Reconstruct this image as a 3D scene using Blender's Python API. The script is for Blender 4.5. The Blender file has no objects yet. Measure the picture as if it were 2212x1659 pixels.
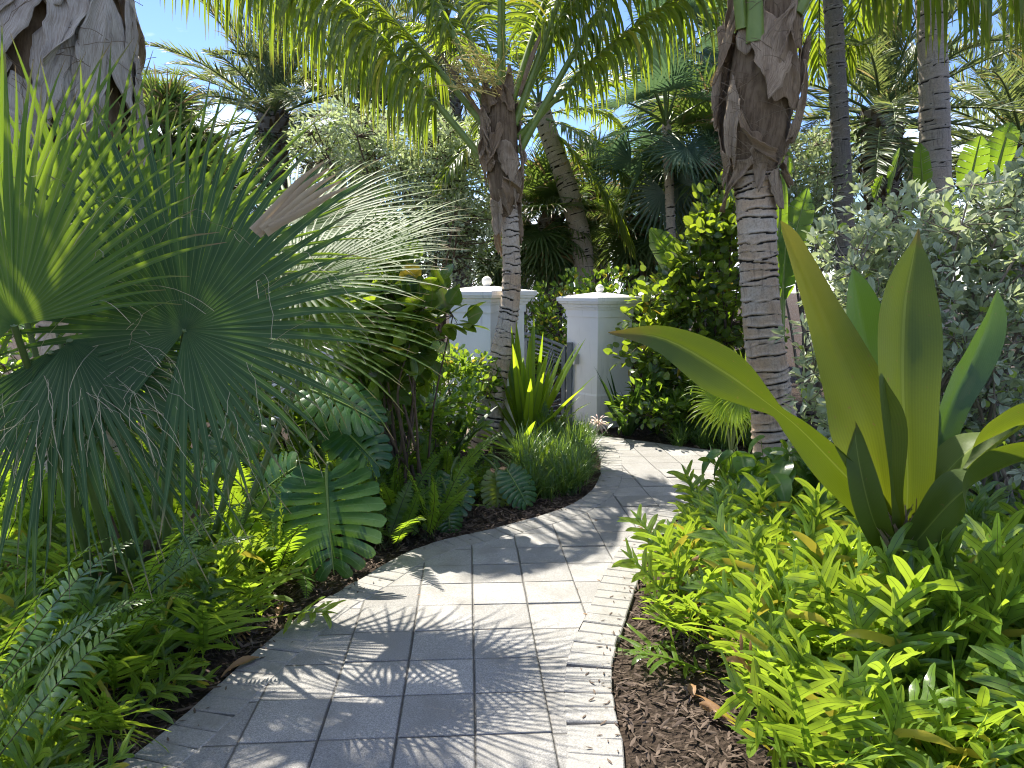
import bpy, math
import numpy as np
from mathutils import Vector, Matrix

PI = math.pi
R = np.random.default_rng(11)
SC = bpy.context.scene
COL = SC.collection
rad = math.radians
A3 = lambda *v: np.array(v, dtype=float)
ZUP = A3(0, 0, 1)

# ------------------------------------------------------------------ camera numbers (used to survey the place)
CAM_H, PITCH, FPX = 1.65, rad(7.1), 1600.0
def ray(px, py):
    u = (px - 1106) / FPX; v = (829.5 - py) / FPX
    return A3(u, math.cos(PITCH) + v * math.sin(PITCH), -math.sin(PITCH) + v * math.cos(PITCH))
def W(px, py, Y):
    d = ray(px, py); return A3(0, 0, CAM_H) + d * (Y / d[1])
def G(px, py, z=0.0):
    d = ray(px, py); return A3(0, 0, CAM_H) + d * ((z - CAM_H) / d[2])

def nrm(v):
    v = np.asarray(v, float); return v / np.maximum(np.linalg.norm(v, axis=-1, keepdims=True), 1e-9)

# ------------------------------------------------------------------ mesh building
class MB:
    def __init__(s): s.V, s.F, s.U, s.A, s.M, s.n = [], [], [], [], [], 0
    def add(s, V, F, U=None, a=0.5, mi=0):
        V = np.asarray(V, float).reshape(-1, 3); F = np.asarray(F, int).reshape(-1, 4)
        k = len(V)
        s.V.append(V); s.F.append(F + s.n)
        s.U.append(np.zeros((k, 2)) if U is None else np.asarray(U, float).reshape(-1, 2))
        s.A.append(np.broadcast_to(np.asarray(a, float), (k,)).copy())
        s.M.append(np.full(len(F), mi, int)); s.n += k
        return s
    def build(s, name, mats, parent=None, off=None, smooth=True):
        V = np.concatenate(s.V); F = np.concatenate(s.F); U = np.concatenate(s.U); A = np.concatenate(s.A); M = np.concatenate(s.M)
        if off is not None: V = V - np.asarray(off)
        tri = F[:, 3] == F[:, 2]
        me = bpy.data.meshes.new(name)
        tot = np.where(tri, 3, 4); st = np.concatenate([[0], np.cumsum(tot)[:-1]])
        keep = np.ones((len(F), 4), bool); keep[tri, 3] = False
        li = F[keep]
        me.vertices.add(len(V)); me.vertices.foreach_set('co', V.astype(np.float32).ravel())
        me.loops.add(len(li)); me.loops.foreach_set('vertex_index', li.astype(np.int32))
        me.polygons.add(len(F)); me.polygons.foreach_set('loop_start', st.astype(np.int32)); me.polygons.foreach_set('loop_total', tot.astype(np.int32))
        me.polygons.foreach_set('material_index', M.astype(np.int32))
        me.polygons.foreach_set('use_smooth', np.full(len(F), smooth, bool))
        uv = me.uv_layers.new(name='UVMap'); uv.data.foreach_set('uv', U[li].astype(np.float32).ravel())
        at = me.attributes.new('rnd', 'FLOAT', 'POINT'); at.data.foreach_set('value', A.astype(np.float32))
        me.update(calc_edges=True); me.validate()
        for m in (mats if isinstance(mats, (list, tuple)) else [mats]): me.materials.append(m)
        o = bpy.data.objects.new(name, me); COL.objects.link(o)
        if parent is not None: o.parent = parent
        return o

def grid_faces(k, n, c):
    i = np.arange(n - 1)[:, None]; j = np.arange(c - 1)[None, :]
    q = np.stack([i * c + j, i * c + j + 1, (i + 1) * c + j + 1, (i + 1) * c + j], -1).reshape(-1, 4)
    return (np.arange(k)[:, None, None] * (n * c) + q[None]).reshape(-1, 4)

def ribs(mb, P, Wd, S, fold=0.25, rnd=0.5, cols=3, wave=0.0, wfreq=3.0, mi=0, cup=0.0):
    """k ribbons of n stations; cross-section has cols columns, V-folded by fold, edges waving by wave."""
    P = np.asarray(P, float)
    if P.ndim == 2: P = P[None]
    k, n, _ = P.shape
    Wd = np.broadcast_to(np.asarray(Wd, float), (k, n)); S = np.broadcast_to(np.asarray(S, float), (k, n, 3))
    T = nrm(np.gradient(P, axis=1)); S = nrm(S - T * (S * T).sum(-1, keepdims=True)); N = np.cross(S, T)
    c = np.linspace(-1, 1, cols)
    off = c[None, None, :, None] * Wd[:, :, None, None] * S[:, :, None, :]
    h = (np.abs(c) * fold - cup * (c ** 2))[None, None, :] * Wd[:, :, None]
    if wave:
        v = np.linspace(0, 1, n)[None, :, None]; ph = R.random((k, 1, cols)) * 0.6 + R.random((k, 1, 1)) * 6.28
        h = h + wave * Wd[:, :, None] * np.abs(c)[None, None, :] * np.sin(v * wfreq * 6.28 + ph + c[None, None, :] * 1.7)
    V = P[:, :, None, :] + off + h[..., None] * N[:, :, None, :]
    U = np.stack(np.broadcast_arrays(((c + 1) / 2)[None, None, :], np.linspace(0, 1, n)[None, :, None]), -1)
    U = np.broadcast_to(U, (k, n, cols, 2))
    a = np.broadcast_to(np.asarray(rnd, float).reshape(-1, 1), (k, n * cols)) if np.ndim(rnd) else np.full((k, n * cols), rnd)
    return mb.add(V, grid_faces(k, n, cols), U, a.ravel(), mi)

def grow(P0, D0, L, n, g, power=1.0):
    """k curves leaving P0 along D0, bending down with gravity g."""
    P0 = np.atleast_2d(P0).astype(float); d = nrm(np.atleast_2d(D0)); k = len(P0)
    L = np.broadcast_to(np.asarray(L, float), (k,)); g = np.broadcast_to(np.asarray(g, float), (k,))
    out = [P0]
    for i in range(1, n):
        t = i / (n - 1)
        out.append(out[-1] + d * (L / (n - 1))[:, None])
        d = d.copy(); d[:, 2] -= g * (t ** power) * 2.0 / (n - 1); d = nrm(d)
    return np.stack(out, 1)

def spline(pts, n):
    pts = np.asarray(pts, float); m = len(pts)
    if m == 2: return pts[0] + (pts[1] - pts[0]) * np.linspace(0, 1, n)[:, None]
    p = np.vstack([2 * pts[0] - pts[1], pts, 2 * pts[-1] - pts[-2]])
    t = np.linspace(0, m - 1 - 1e-6, n); i = t.astype(int); f = (t - i)[:, None]
    a, b, c, d = p[i], p[i + 1], p[i + 2], p[i + 3]
    return 0.5 * (2 * b + (c - a) * f + (2 * a - 5 * b + 4 * c - d) * f ** 2 + (3 * b - a - 3 * c + d) * f ** 3)

def tube(mb, P, r, sides=8, rnd=0.5, mi=0, rmul=None, cap=True):
    P = np.asarray(P, float); n = len(P); r = np.broadcast_to(np.asarray(r, float), (n,))
    T = nrm(np.gradient(P, axis=0)); ref = A3(0.31, 0.9, 0.12) if abs(T[:, 2]).mean() > .6 else A3(0.05, 0.1, 1)
    X = nrm(np.cross(T, ref)); Yv = np.cross(T, X)
    th = np.linspace(0, 2 * PI, sides + 1)
    rr = r[:, None] * (np.ones((n, sides + 1)) if rmul is None else rmul)
    V = P[:, None] + rr[..., None] * (np.cos(th)[None, :, None] * X[:, None] + np.sin(th)[None, :, None] * Yv[:, None])
    ln = np.concatenate([[0], np.cumsum(np.linalg.norm(np.diff(P, axis=0), axis=1))])
    U = np.stack(np.broadcast_arrays((th / (2 * PI))[None, :], ln[:, None]), -1)
    mb.add(V, grid_faces(1, n, sides + 1), U, np.broadcast_to(np.asarray(rnd, float), (n, sides + 1)).ravel() if np.ndim(rnd) else rnd, mi)
    if cap:
        for i in (0, n - 1):
            k = sides
            Vc = np.vstack([P[i], V[i][:k]]); f = [[0, 1 + j, 1 + (j + 1) % k, 1 + (j + 1) % k] for j in range(k)]
            mb.add(Vc, f, None, 0.5, mi)
    return mb

def box(mb, c, s, rz=0.0, mi=0, a=0.5, bev=0.0):
    """axis box with chamfered top edge, turned by rz"""
    x, y, z = s[0] / 2, s[1] / 2, s[2] / 2; b = bev
    lv = [(-z, 0), (z - b, 0), (z, b)] if b else [(-z, 0), (z, 0)]
    V = []
    for h, q in lv:
        for sx, sy in ((-1, -1), (1, -1), (1, 1), (-1, 1)): V.append((sx * (x - q), sy * (y - q), h))
    V = np.array(V); cs, sn = math.cos(rz), math.sin(rz)
    V = np.stack([V[:, 0] * cs - V[:, 1] * sn, V[:, 0] * sn + V[:, 1] * cs, V[:, 2]], -1) + np.asarray(c)
    F = [[3, 2, 1, 0]]; m = len(lv)
    for l in range(m - 1):
        for j in range(4): F.append([l * 4 + j, l * 4 + (j + 1) % 4, l * 4 + 4 + (j + 1) % 4, l * 4 + 4 + j])
    t = (m - 1) * 4; F.append([t, t + 1, t + 2, t + 3])
    return mb.add(V, F, V[:, :2], a, mi)

# ------------------------------------------------------------------ naming
def tag(o, label, cat, group=None):
    o['label'] = label; o['category'] = cat
    if group: o['group'] = group
    return o
def thing(name, label, cat, loc, group=None, rz=0.0):
    o = bpy.data.objects.new(name, None); COL.objects.link(o); o.empty_display_size = 0.1
    o.location = Vector(loc); o.rotation_euler = (0, 0, rz)
    return tag(o, label, cat, group)
def inst(src, parent, loc=(0, 0, 0), rz=0.0, sc=1.0, tilt=0.0, roll=0.0, name=None):
    c = src.copy(); COL.objects.link(c); c.parent = parent
    c.matrix_local = Matrix.Translation(Vector(loc)) @ Matrix.Rotation(rz, 4, 'Z') @ Matrix.Rotation(tilt, 4, 'X') @ Matrix.Rotation(roll, 4, 'Y') @ Matrix.Diagonal((sc, sc, sc, 1))
    return c
PROTO = []
def proto(o): PROTO.append(o); return o

# ------------------------------------------------------------------ materials
def newmat(name):
    m = bpy.data.materials.new(name); m.use_nodes = True; nt = m.node_tree; nt.nodes.clear()
    return m, nt, (lambda t, **k: _node(nt, t, k)), (lambda a, b: nt.links.new(a, b))
def _node(nt, t, k):
    n = nt.nodes.new(t)
    for a, b in k.items(): setattr(n, a, b)
    return n
def mixc(N, L, fac, a, b, mode='MIX'):
    n = N('ShaderNodeMix', data_type='RGBA', blend_type=mode)
    for i, v in ((0, fac), (6, a), (7, b)):
        if hasattr(v, 'links'): L(v, n.inputs[i])
        else: n.inputs[i].default_value = v if i == 0 else (*v, 1)
    return n.outputs[2]
def math_(N, L, op, a, b=None, c=None, clamp=False):
    n = N('ShaderNodeMath', operation=op, use_clamp=clamp)
    for i, v in enumerate((a, b, c)):
        if v is None: continue
        if hasattr(v, 'links'): L(v, n.inputs[i])
        else: n.inputs[i].default_value = v
    return n.outputs[0]
def ramp(N, L, f, stops, interp='LINEAR'):
    n = N('ShaderNodeValToRGB'); e = n.color_ramp; e.interpolation = interp
    while len(e.elements) < len(stops): e.elements.new(0.5)
    for x, (p, c) in zip(e.elements, stops):
        x.position = p; x.color = (*c, 1) if not np.isscalar(c) else (c, c, c, 1)
    L(f, n.inputs[0]); return n.outputs[0]
def noise(N, L, vec, scale, detail=4, rough=.55, dim='3D'):
    n = N('ShaderNodeTexNoise', noise_dimensions=dim); n.inputs['Scale'].default_value = scale; n.inputs['Detail'].default_value = detail; n.inputs['Roughness'].default_value = rough
    if vec is not None: L(vec, n.inputs['Vector'])
    return n.outputs['Fac']

def leaf_mat(name, c1, c2, t1, t2, tf=.42, rough=.42, rib=None, ribw=.07, old=None, tip=None, tip0=.86, veins=0, spec=.5, under=None, spots=0.0):
    m, nt, N, L = newmat(name)
    at = N('ShaderNodeAttribute', attribute_name='rnd').outputs['Fac']; oi = N('ShaderNodeObjectInfo').outputs['Random']
    tc = N('ShaderNodeTexCoord'); uv = N('ShaderNodeSeparateXYZ'); L(tc.outputs['UV'], uv.inputs[0])
    nz = noise(N, L, tc.outputs['Object'], 9, 3)
    f = math_(N, L, 'ADD', math_(N, L, 'MULTIPLY', at, .62), math_(N, L, 'MULTIPLY', oi, .2))
    f = math_(N, L, 'ADD', f, math_(N, L, 'MULTIPLY', nz, .3), clamp=True)
    base = mixc(N, L, f, c1, c2); tr = mixc(N, L, f, t1, t2)
    if veins:
        w = math_(N, L, 'SINE', math_(N, L, 'MULTIPLY', uv.outputs[0], veins * 6.283))
        w = math_(N, L, 'MULTIPLY_ADD', w, .05, .97)
        cmb = N('ShaderNodeCombineXYZ'); [L(w, cmb.inputs[i]) for i in range(3)]
        base = mixc(N, L, 1.0, base, cmb.outputs[0], 'MULTIPLY'); tr = mixc(N, L, 1.0, tr, cmb.outputs[0], 'MULTIPLY')
    if rib:
        d = math_(N, L, 'ABSOLUTE', math_(N, L, 'SUBTRACT', uv.outputs[0], .5))
        k = math_(N, L, 'LESS_THAN', d, ribw)
        base = mixc(N, L, k, base, rib); tr = mixc(N, L, math_(N, L, 'MULTIPLY', k, .7), tr, tuple(x * 1.5 for x in rib))
    if tip:
        k = N('ShaderNodeMapRange'); k.inputs[1].default_value = tip0; k.inputs[2].default_value = 1.0
        L(math_(N, L, 'ADD', uv.outputs[1], math_(N, L, 'MULTIPLY', math_(N, L, 'SUBTRACT', nz, .5), .25)), k.inputs[0])
        base = mixc(N, L, k.outputs[0], base, tip); tr = mixc(N, L, k.outputs[0], tr, tip)
    if old:
        k = math_(N, L, 'GREATER_THAN', at, old[1])
        base = mixc(N, L, k, base, old[0]); tr = mixc(N, L, k, tr, tuple(min(1, x * 1.3) for x in old[0]))
    if spots:
        k = ramp(N, L, noise(N, L, tc.outputs['Object'], 38, 4, .6), [(.66, 0.0), (.71, spots)])
        base = mixc(N, L, k, base, (.16, .11, .04)); tr = mixc(N, L, k, tr, (.22, .14, .04))
    if under:
        geo = N('ShaderNodeNewGeometry'); base = mixc(N, L, geo.outputs['Backfacing'], base, under)
    p = N('ShaderNodeBsdfPrincipled'); L(base, p.inputs['Base Color']); p.inputs['Specular IOR Level'].default_value = spec
    L(math_(N, L, 'MULTIPLY_ADD', nz, .25, rough - .12), p.inputs['Roughness'])
    bp = N('ShaderNodeBump'); bp.inputs['Strength'].default_value = .25; bp.inputs['Distance'].default_value = .004
    L(noise(N, L, tc.outputs['Object'], 60, 2), bp.inputs['Height']); L(bp.outputs[0], p.inputs['Normal'])
    t = N('ShaderNodeBsdfTranslucent'); L(tr, t.inputs[0])
    mx = N('ShaderNodeMixShader'); mx.inputs[0].default_value = tf; L(p.outputs[0], mx.inputs[1]); L(t.outputs[0], mx.inputs[2])
    o = N('ShaderNodeOutputMaterial'); L(mx.outputs[0], o.inputs[0])
    return m

def plain_mat(name, c1, c2, scale=20, rough=.7, bump=.3, stretch=None, spec=.3, fine=None, dist=.01, metal=0.0):
    m, nt, N, L = newmat(name)
    tc = N('ShaderNodeTexCoord'); mp = N('ShaderNodeMapping'); L(tc.outputs['Object'], mp.inputs[0])
    if stretch: mp.inputs['Scale'].default_value = stretch
    nz = noise(N, L, mp.outputs[0], scale, 6, .62); at = N('ShaderNodeAttribute', attribute_name='rnd').outputs['Fac']
    f = ramp(N, L, nz, [(.32, 0.0), (.68, 1.0)])
    f = math_(N, L, 'ADD', math_(N, L, 'MULTIPLY', f, .6), math_(N, L, 'MULTIPLY', math_(N, L, 'SUBTRACT', at, .1), .5), clamp=True)
    base = mixc(N, L, f, c1, c2)
    p = N('ShaderNodeBsdfPrincipled'); L(base, p.inputs['Base Color']); p.inputs['Roughness'].default_value = rough; p.inputs['Specular IOR Level'].default_value = spec
    p.inputs['Metallic'].default_value = metal
    bp = N('ShaderNodeBump'); bp.inputs['Strength'].default_value = bump; bp.inputs['Distance'].default_value = dist
    L(noise(N, L, mp.outputs[0], fine or scale * 3, 5), bp.inputs['Height']); L(bp.outputs[0], p.inputs['Normal'])
    o = N('ShaderNodeOutputMaterial'); L(p.outputs[0], o.inputs[0]); return m

def bark_mat(name, light, warm, dark, ringdark=(.02, .018, .016)):
    """ringed palm bark: rnd carries the distance to the next leaf scar (0 = in the scar)"""
    m, nt, N, L = newmat(name)
    tc = N('ShaderNodeTexCoord'); uv = N('ShaderNodeMapping'); L(tc.outputs['UV'], uv.inputs[0]); uv.inputs['Scale'].default_value = (26, 3.5, 1)
    cr = noise(N, L, uv.outputs[0], 1.0, 6, .65); ob = tc.outputs['Object']
    big = noise(N, L, ob, 3.2, 4); med = noise(N, L, ob, 14, 5); fin = noise(N, L, ob, 55, 4, .7)
    base = mixc(N, L, ramp(N, L, big, [(.36, 0.0), (.62, 1.0)]), light, warm)
    base = mixc(N, L, math_(N, L, 'MULTIPLY', ramp(N, L, cr, [(.55, 0.0), (.72, 1.0)]), .75), base, dark)
    base = mixc(N, L, math_(N, L, 'MULTIPLY', ramp(N, L, fin, [(.45, 0.0), (.7, 1.0)]), .45), base, dark)
    at = N('ShaderNodeAttribute', attribute_name='rnd').outputs['Fac']
    k = math_(N, L, 'ADD', at, math_(N, L, 'MULTIPLY', math_(N, L, 'SUBTRACT', med, .5), .55))
    k = ramp(N, L, k, [(.14, 1.0), (.34, 0.0)])
    base = mixc(N, L, k, base, ringdark)
    k2 = ramp(N, L, at, [(.25, 0.0), (.4, .35), (.7, 0.0)])
    base = mixc(N, L, k2, base, (.42, .4, .37))
    p = N('ShaderNodeBsdfPrincipled'); L(base, p.inputs['Base Color']); p.inputs['Roughness'].default_value = .85; p.inputs['Specular IOR Level'].default_value = .2
    h = math_(N, L, 'ADD', math_(N, L, 'MULTIPLY', cr, -.8), math_(N, L, 'MULTIPLY', fin, .5))
    bp = N('ShaderNodeBump'); bp.inputs['Strength'].default_value = .7; bp.inputs['Distance'].default_value = .012; L(h, bp.inputs['Height']); L(bp.outputs[0], p.inputs['Normal'])
    o = N('ShaderNodeOutputMaterial'); L(p.outputs[0], o.inputs[0]); return m

def fibre_mat(name, c1, c2, c3):
    m, nt, N, L = newmat(name)
    tc = N('ShaderNodeTexCoord'); mp = N('ShaderNodeMapping'); L(tc.outputs['UV'], mp.inputs[0]); mp.inputs['Scale'].default_value = (16, 1.6, 1)
    a = noise(N, L, mp.outputs[0], 2.5, 8, .7); b = noise(N, L, tc.outputs['Object'], 7, 5); at = N('ShaderNodeAttribute', attribute_name='rnd').outputs['Fac']
    base = mixc(N, L, at, c1, c2); base = mixc(N, L, ramp(N, L, a, [(.42, 0.0), (.66, .9)]), base, c3)
    base = mixc(N, L, ramp(N, L, b, [(.5, 0.0), (.75, .6)]), base, c3)
    p = N('ShaderNodeBsdfPrincipled'); L(base, p.inputs['Base Color']); p.inputs['Roughness'].default_value = .9; p.inputs['Specular IOR Level'].default_value = .15
    bp = N('ShaderNodeBump'); bp.inputs['Strength'].default_value = .8; bp.inputs['Distance'].default_value = .012; L(a, bp.inputs['Height']); L(bp.outputs[0], p.inputs['Normal'])
    o = N('ShaderNodeOutputMaterial'); L(p.outputs[0], o.inputs[0]); return m

M = {}
M['fan'] = leaf_mat('fan_leaf', (.035, .085, .025), (.065, .125, .035), (.28, .46, .02), (.42, .58, .03), .42, .5, spec=.18, rib=(.17, .22, .07), ribw=.05, tip=(.28, .2, .1), veins=0)
M['fan_shaded'] = leaf_mat('fan_leaf_shaded', (.02, .052, .02), (.042, .09, .03), (.1, .22, .018), (.16, .3, .022), .22, .46, spec=.25, rib=(.12, .17, .06), ribw=.05, tip=(.25, .2, .1))  # darker copy of the fan leaf, canopy shade put into its colour
M['fan_far'] = leaf_mat('fan_leaf_far', (.03, .065, .03), (.07, .12, .045), (.16, .27, .03), (.3, .4, .05), .38, .4, rib=(.12, .15, .06), tip=(.3, .22, .1), old=((.26, .19, .08), .93))
M['thatch'] = leaf_mat('thatch_leaf', (.03, .065, .06), (.06, .11, .09), (.1, .2, .08), (.18, .3, .1), .3, .35, rib=(.1, .15, .1))
M['fan_dead'] = leaf_mat('fan_leaf_dead', (.32, .24, .14), (.42, .34, .2), (.4, .28, .14), (.45, .32, .16), .2, .7)
M['coco'] = leaf_mat('coconut_leaf', (.035, .075, .02), (.07, .12, .025), (.3, .46, .02), (.5, .6, .03), .45, .35, rib=(.2, .22, .04), ribw=.06, tip=(.3, .26, .05), old=((.36, .34, .03), .985))
M['date'] = leaf_mat('date_leaf', (.085, .125, .075), (.14, .18, .1), (.24, .32, .08), (.38, .43, .1), .36, .4, old=((.32, .26, .1), .92))
M['silver'] = leaf_mat('silver_leaf', (.3, .36, .24), (.46, .5, .37), (.4, .5, .2), (.55, .62, .28), .34, .5, rib=(.3, .34, .24), ribw=.06, old=((.3, .4, .06), .94), spec=.35)
M['silver_far'] = leaf_mat('silver_leaf_far', (.3, .36, .24), (.46, .51, .37), (.4, .5, .2), (.54, .62, .26), .38, .5, old=((.2, .28, .05), .92), spec=.4)
M['grape'] = leaf_mat('sea_grape_leaf', (.03, .07, .022), (.06, .115, .03), (.3, .48, .02), (.5, .62, .03), .38, .27, spec=.8, spots=.6, rib=(.2, .2, .07), ribw=.035, old=((.42, .3, .03), .985))
M['clusia'] = leaf_mat('clusia_leaf', (.04, .1, .02), (.09, .17, .03), (.3, .52, .03), (.48, .64, .04), .38, .26, spec=.8, rib=(.16, .24, .06), ribw=.05, old=((.45, .38, .04), .95))
M['wart'] = leaf_mat('wart_fern_leaf', (.055, .125, .02), (.135, .215, .03), (.36, .56, .03), (.54, .7, .05), .4, .3, rib=(.03, .05, .012), ribw=.03, old=((.42, .36, .04), .96), spec=.6, spots=.7)
M['sword'] = leaf_mat('sword_fern_leaf', (.04, .1, .018), (.09, .17, .03), (.28, .5, .02), (.46, .62, .03), .44, .36)
M['monstera'] = leaf_mat('monstera_leaf', (.022, .075, .02), (.04, .105, .026), (.14, .3, .02), (.2, .36, .02), .2, .27, rib=(.09, .17, .05), ribw=.03, spec=.45, spots=.5)
M['monstera_pale'] = leaf_mat('monstera_leaf_pale', (.13, .19, .04), (.18, .24, .05), (.34, .46, .04), (.4, .5, .05), .36, .32, rib=(.22, .3, .08), ribw=.03)
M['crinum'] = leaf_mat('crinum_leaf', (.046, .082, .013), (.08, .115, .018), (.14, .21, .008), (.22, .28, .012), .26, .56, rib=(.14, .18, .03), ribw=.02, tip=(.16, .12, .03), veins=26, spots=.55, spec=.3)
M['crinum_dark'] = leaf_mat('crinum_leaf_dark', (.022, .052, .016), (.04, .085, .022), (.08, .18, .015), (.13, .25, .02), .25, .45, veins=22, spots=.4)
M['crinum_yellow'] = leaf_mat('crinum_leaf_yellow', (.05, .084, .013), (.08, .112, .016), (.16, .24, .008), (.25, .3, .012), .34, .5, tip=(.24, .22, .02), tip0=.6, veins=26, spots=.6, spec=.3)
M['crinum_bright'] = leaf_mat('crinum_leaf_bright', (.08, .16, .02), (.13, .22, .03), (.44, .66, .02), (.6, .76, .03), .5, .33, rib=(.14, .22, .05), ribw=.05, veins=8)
M['banana'] = leaf_mat('banana_leaf', (.045, .11, .03), (.08, .15, .04), (.28, .5, .02), (.42, .6, .03), .45, .36, veins=0)
M['grassy'] = leaf_mat('liriope_leaf', (.035, .085, .025), (.08, .15, .045), (.2, .36, .03), (.32, .46, .05), .32, .3)
M['under'] = leaf_mat('understorey_leaf', (.03, .08, .02), (.065, .13, .028), (.28, .48, .02), (.46, .64, .03), .42, .27, spec=.8, rib=(.12, .18, .05), ribw=.05)
M['heart'] = leaf_mat('heart_leaf', (.05, .12, .03), (.09, .17, .035), (.28, .5, .02), (.42, .6, .03), .4, .3, rib=(.18, .26, .07), ribw=.05)
M['petiole'] = plain_mat('green_petiole', (.13, .2, .03), (.2, .27, .06), 9, .42, .1, spec=.5)
M['petiole_dark'] = plain_mat('dark_petiole', (.06, .1, .025), (.1, .15, .04), 9, .45, .15, spec=.5)
M['fstem'] = plain_mat('fern_stem', (.04, .06, .015), (.06, .05, .02), 9, .6, .1)
M['wood'] = plain_mat('grey_branch', (.16, .13, .1), (.28, .23, .18), 30, .85, .5, stretch=(1, 1, .3))
M['darkwood'] = plain_mat('brown_branch', (.07, .05, .035), (.14, .1, .07), 30, .85, .5)
M['bark'] = bark_mat('coconut_bark', (.52, .45, .36), (.5, .36, .23), (.14, .1, .07))
M['bark_grey'] = bark_mat('grey_ringed_bark', (.33, .29, .24), (.34, .28, .22), (.1, .085, .07))
M['bark_dark'] = bark_mat('dark_ringed_bark', (.16, .15, .14), (.2, .17, .14), (.04, .035, .03))
M['fibre'] = fibre_mat('palm_fibre', (.2, .14, .085), (.32, .25, .17), (.085, .055, .032))
M['sheath'] = fibre_mat('palm_sheath', (.3, .215, .135), (.44, .35, .25), (.15, .1, .06))
M['sheath_grey'] = fibre_mat('grey_palm_sheath', (.44, .39, .33), (.6, .55, .47), (.24, .19, .14))
M['boot'] = fibre_mat('palm_boots', (.13, .09, .06), (.22, .17, .12), (.035, .025, .018))
M['flower'] = plain_mat('cream_flower', (.5, .42, .12), (.6, .52, .2), 20, .5, .1)
M['lily'] = plain_mat('lily_flower', (.75, .7, .55), (.8, .5, .45), 20, .5, .1)
M['brownleaf'] = leaf_mat('dry_leaf', (.2, .1, .04), (.34, .2, .09), (.4, .2, .05), (.5, .28, .08), .25, .6)
M['thread'] = plain_mat('leaf_thread', (.32, .29, .17), (.4, .36, .22), 20, .6, .0)

# ------------------------------------------------------------------ world and sun
SUN_AZ, SUN_EL = rad(-31), rad(56)
SUN = A3(math.sin(SUN_AZ) * math.cos(SUN_EL), math.cos(SUN_AZ) * math.cos(SUN_EL), math.sin(SUN_EL))
wd = bpy.data.worlds.new('World'); SC.world = wd; wd.use_nodes = True
nt = wd.node_tree; nt.nodes.clear()
N = lambda t, **k: _node(nt, t, k); L = lambda a, b: nt.links.new(a, b)
sky = N('ShaderNodeTexSky', sky_type='NISHITA'); sky.sun_disc = False; sky.sun_elevation = SUN_EL; sky.sun_rotation = SUN_AZ
sky.air_density = 1.0; sky.dust_density = .1; sky.ozone_density = 5.0; sky.altitude = 0
tc = N('ShaderNodeTexCoord'); sp = N('ShaderNodeSeparateXYZ'); L(tc.outputs['Generated'], sp.inputs[0])
mp = N('ShaderNodeMapping'); mp.inputs['Scale'].default_value = (1, 1, 2.6); mp.inputs['Location'].default_value = (.35, .1, .2); L(tc.outputs['Generated'], mp.inputs[0])
cn = noise(N, L, mp.outputs[0], 2.3, 9, .58)
hz = ramp(N, L, sp.outputs[2], [(.0, .34), (.25, .1), (.5, .0)])
hi = ramp(N, L, sp.outputs[2], [(.5, 0.0), (.75, .22)])  # extra clouds overhead, out of view, added to whiten the ambient light
cf = ramp(N, L, math_(N, L, 'ADD', math_(N, L, 'ADD', cn, hz), hi), [(.70, 0.0), (.84, 1.0)])
hs = N('ShaderNodeHueSaturation'); hs.inputs['Saturation'].default_value = 1.1; hs.inputs['Hue'].default_value = .515; hs.inputs['Value'].default_value = .9; L(sky.outputs[0], hs.inputs['Color'])
cl = mixc(N, L, cf, hs.outputs[0], (9.0, 9.3, 9.8))
bg = N('ShaderNodeBackground'); bg.inputs[1].default_value = .112; L(cl, bg.inputs[0])
wo = N('ShaderNodeOutputWorld'); L(bg.outputs[0], wo.inputs[0])
sd = bpy.data.lights.new('sun', 'SUN'); sd.energy = 5.0; sd.angle = rad(.4); sd.color = (1.0, .94, .83)
so = bpy.data.objects.new('sun', sd); COL.objects.link(so); so.rotation_euler = Vector(SUN).to_track_quat('Z', 'Y').to_euler(); so.location = (0, 0, 30)
cd = bpy.data.cameras.new('camera'); co = bpy.data.objects.new('camera', cd); COL.objects.link(co)
co.location = (0, 0, CAM_H); co.rotation_euler = (PI / 2 - PITCH, 0, 0); cd.sensor_width = 36; cd.lens = 36 * FPX / 2212; cd.clip_end = 3000; cd.clip_start = .02
SC.camera = co
SC.view_settings.view_transform = 'Standard'; SC.view_settings.look = 'None'; SC.view_settings.gamma = 1; SC.view_settings.exposure = 1.32
SC.render.engine = 'CYCLES'; cy = SC.cycles
cy.max_bounces = 7; cy.diffuse_bounces = 4; cy.glossy_bounces = 2; cy.transmission_bounces = 5; cy.transparent_max_bounces = 4
cy.filter_width = 1.1; cy.sample_clamp_indirect = 6; cy.use_denoising = True; cy.use_adaptive_sampling = True; cy.adaptive_threshold = .02

# ================================================================== GROUND AND PATH
L_EDGE = [(-2.3, -1.5), (-2.0, 0.3), (-1.62, 1.5)] + [tuple(G(*p)[:2]) for p in ((295, 1636), (420, 1535), (551, 1418), (663, 1327), (775, 1260), (908, 1188), (1095, 1140), (1202, 1108), (1262, 1078), (1291, 1045), (1298, 1010), (1285, 968), (1245, 945))]
R_EDGE = [(.05, -1.5), (.12, 0.3), (.26, 1.5)] + [tuple(G(*p)[:2]) for p in ((1348, 1659), (1335, 1572), (1322, 1500), (1322, 1444), (1336, 1384), (1356, 1330), (1385, 1240), (1430, 1160), (1490, 1100), (1570, 1058), (1640, 1036), (1760, 1022), (2000, 1012))]
FAR = [tuple(G(*p)[:2]) for p in ((1180, 936), (1290, 944), (1400, 958), (1500, 972), (1620, 988), (1800, 985), (2050, 980))]
def poly2(p, n): return spline(np.array([(*q, 0) for q in p]), n)[:, :2]
LE, RE = poly2(L_EDGE, 260), poly2(R_EDGE, 260)
def inward(E, side, d):
    T = nrm(np.gradient(E, axis=0)); Nn = np.stack([T[:, 1], -T[:, 0]], -1) * side; return E + Nn * d

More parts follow.
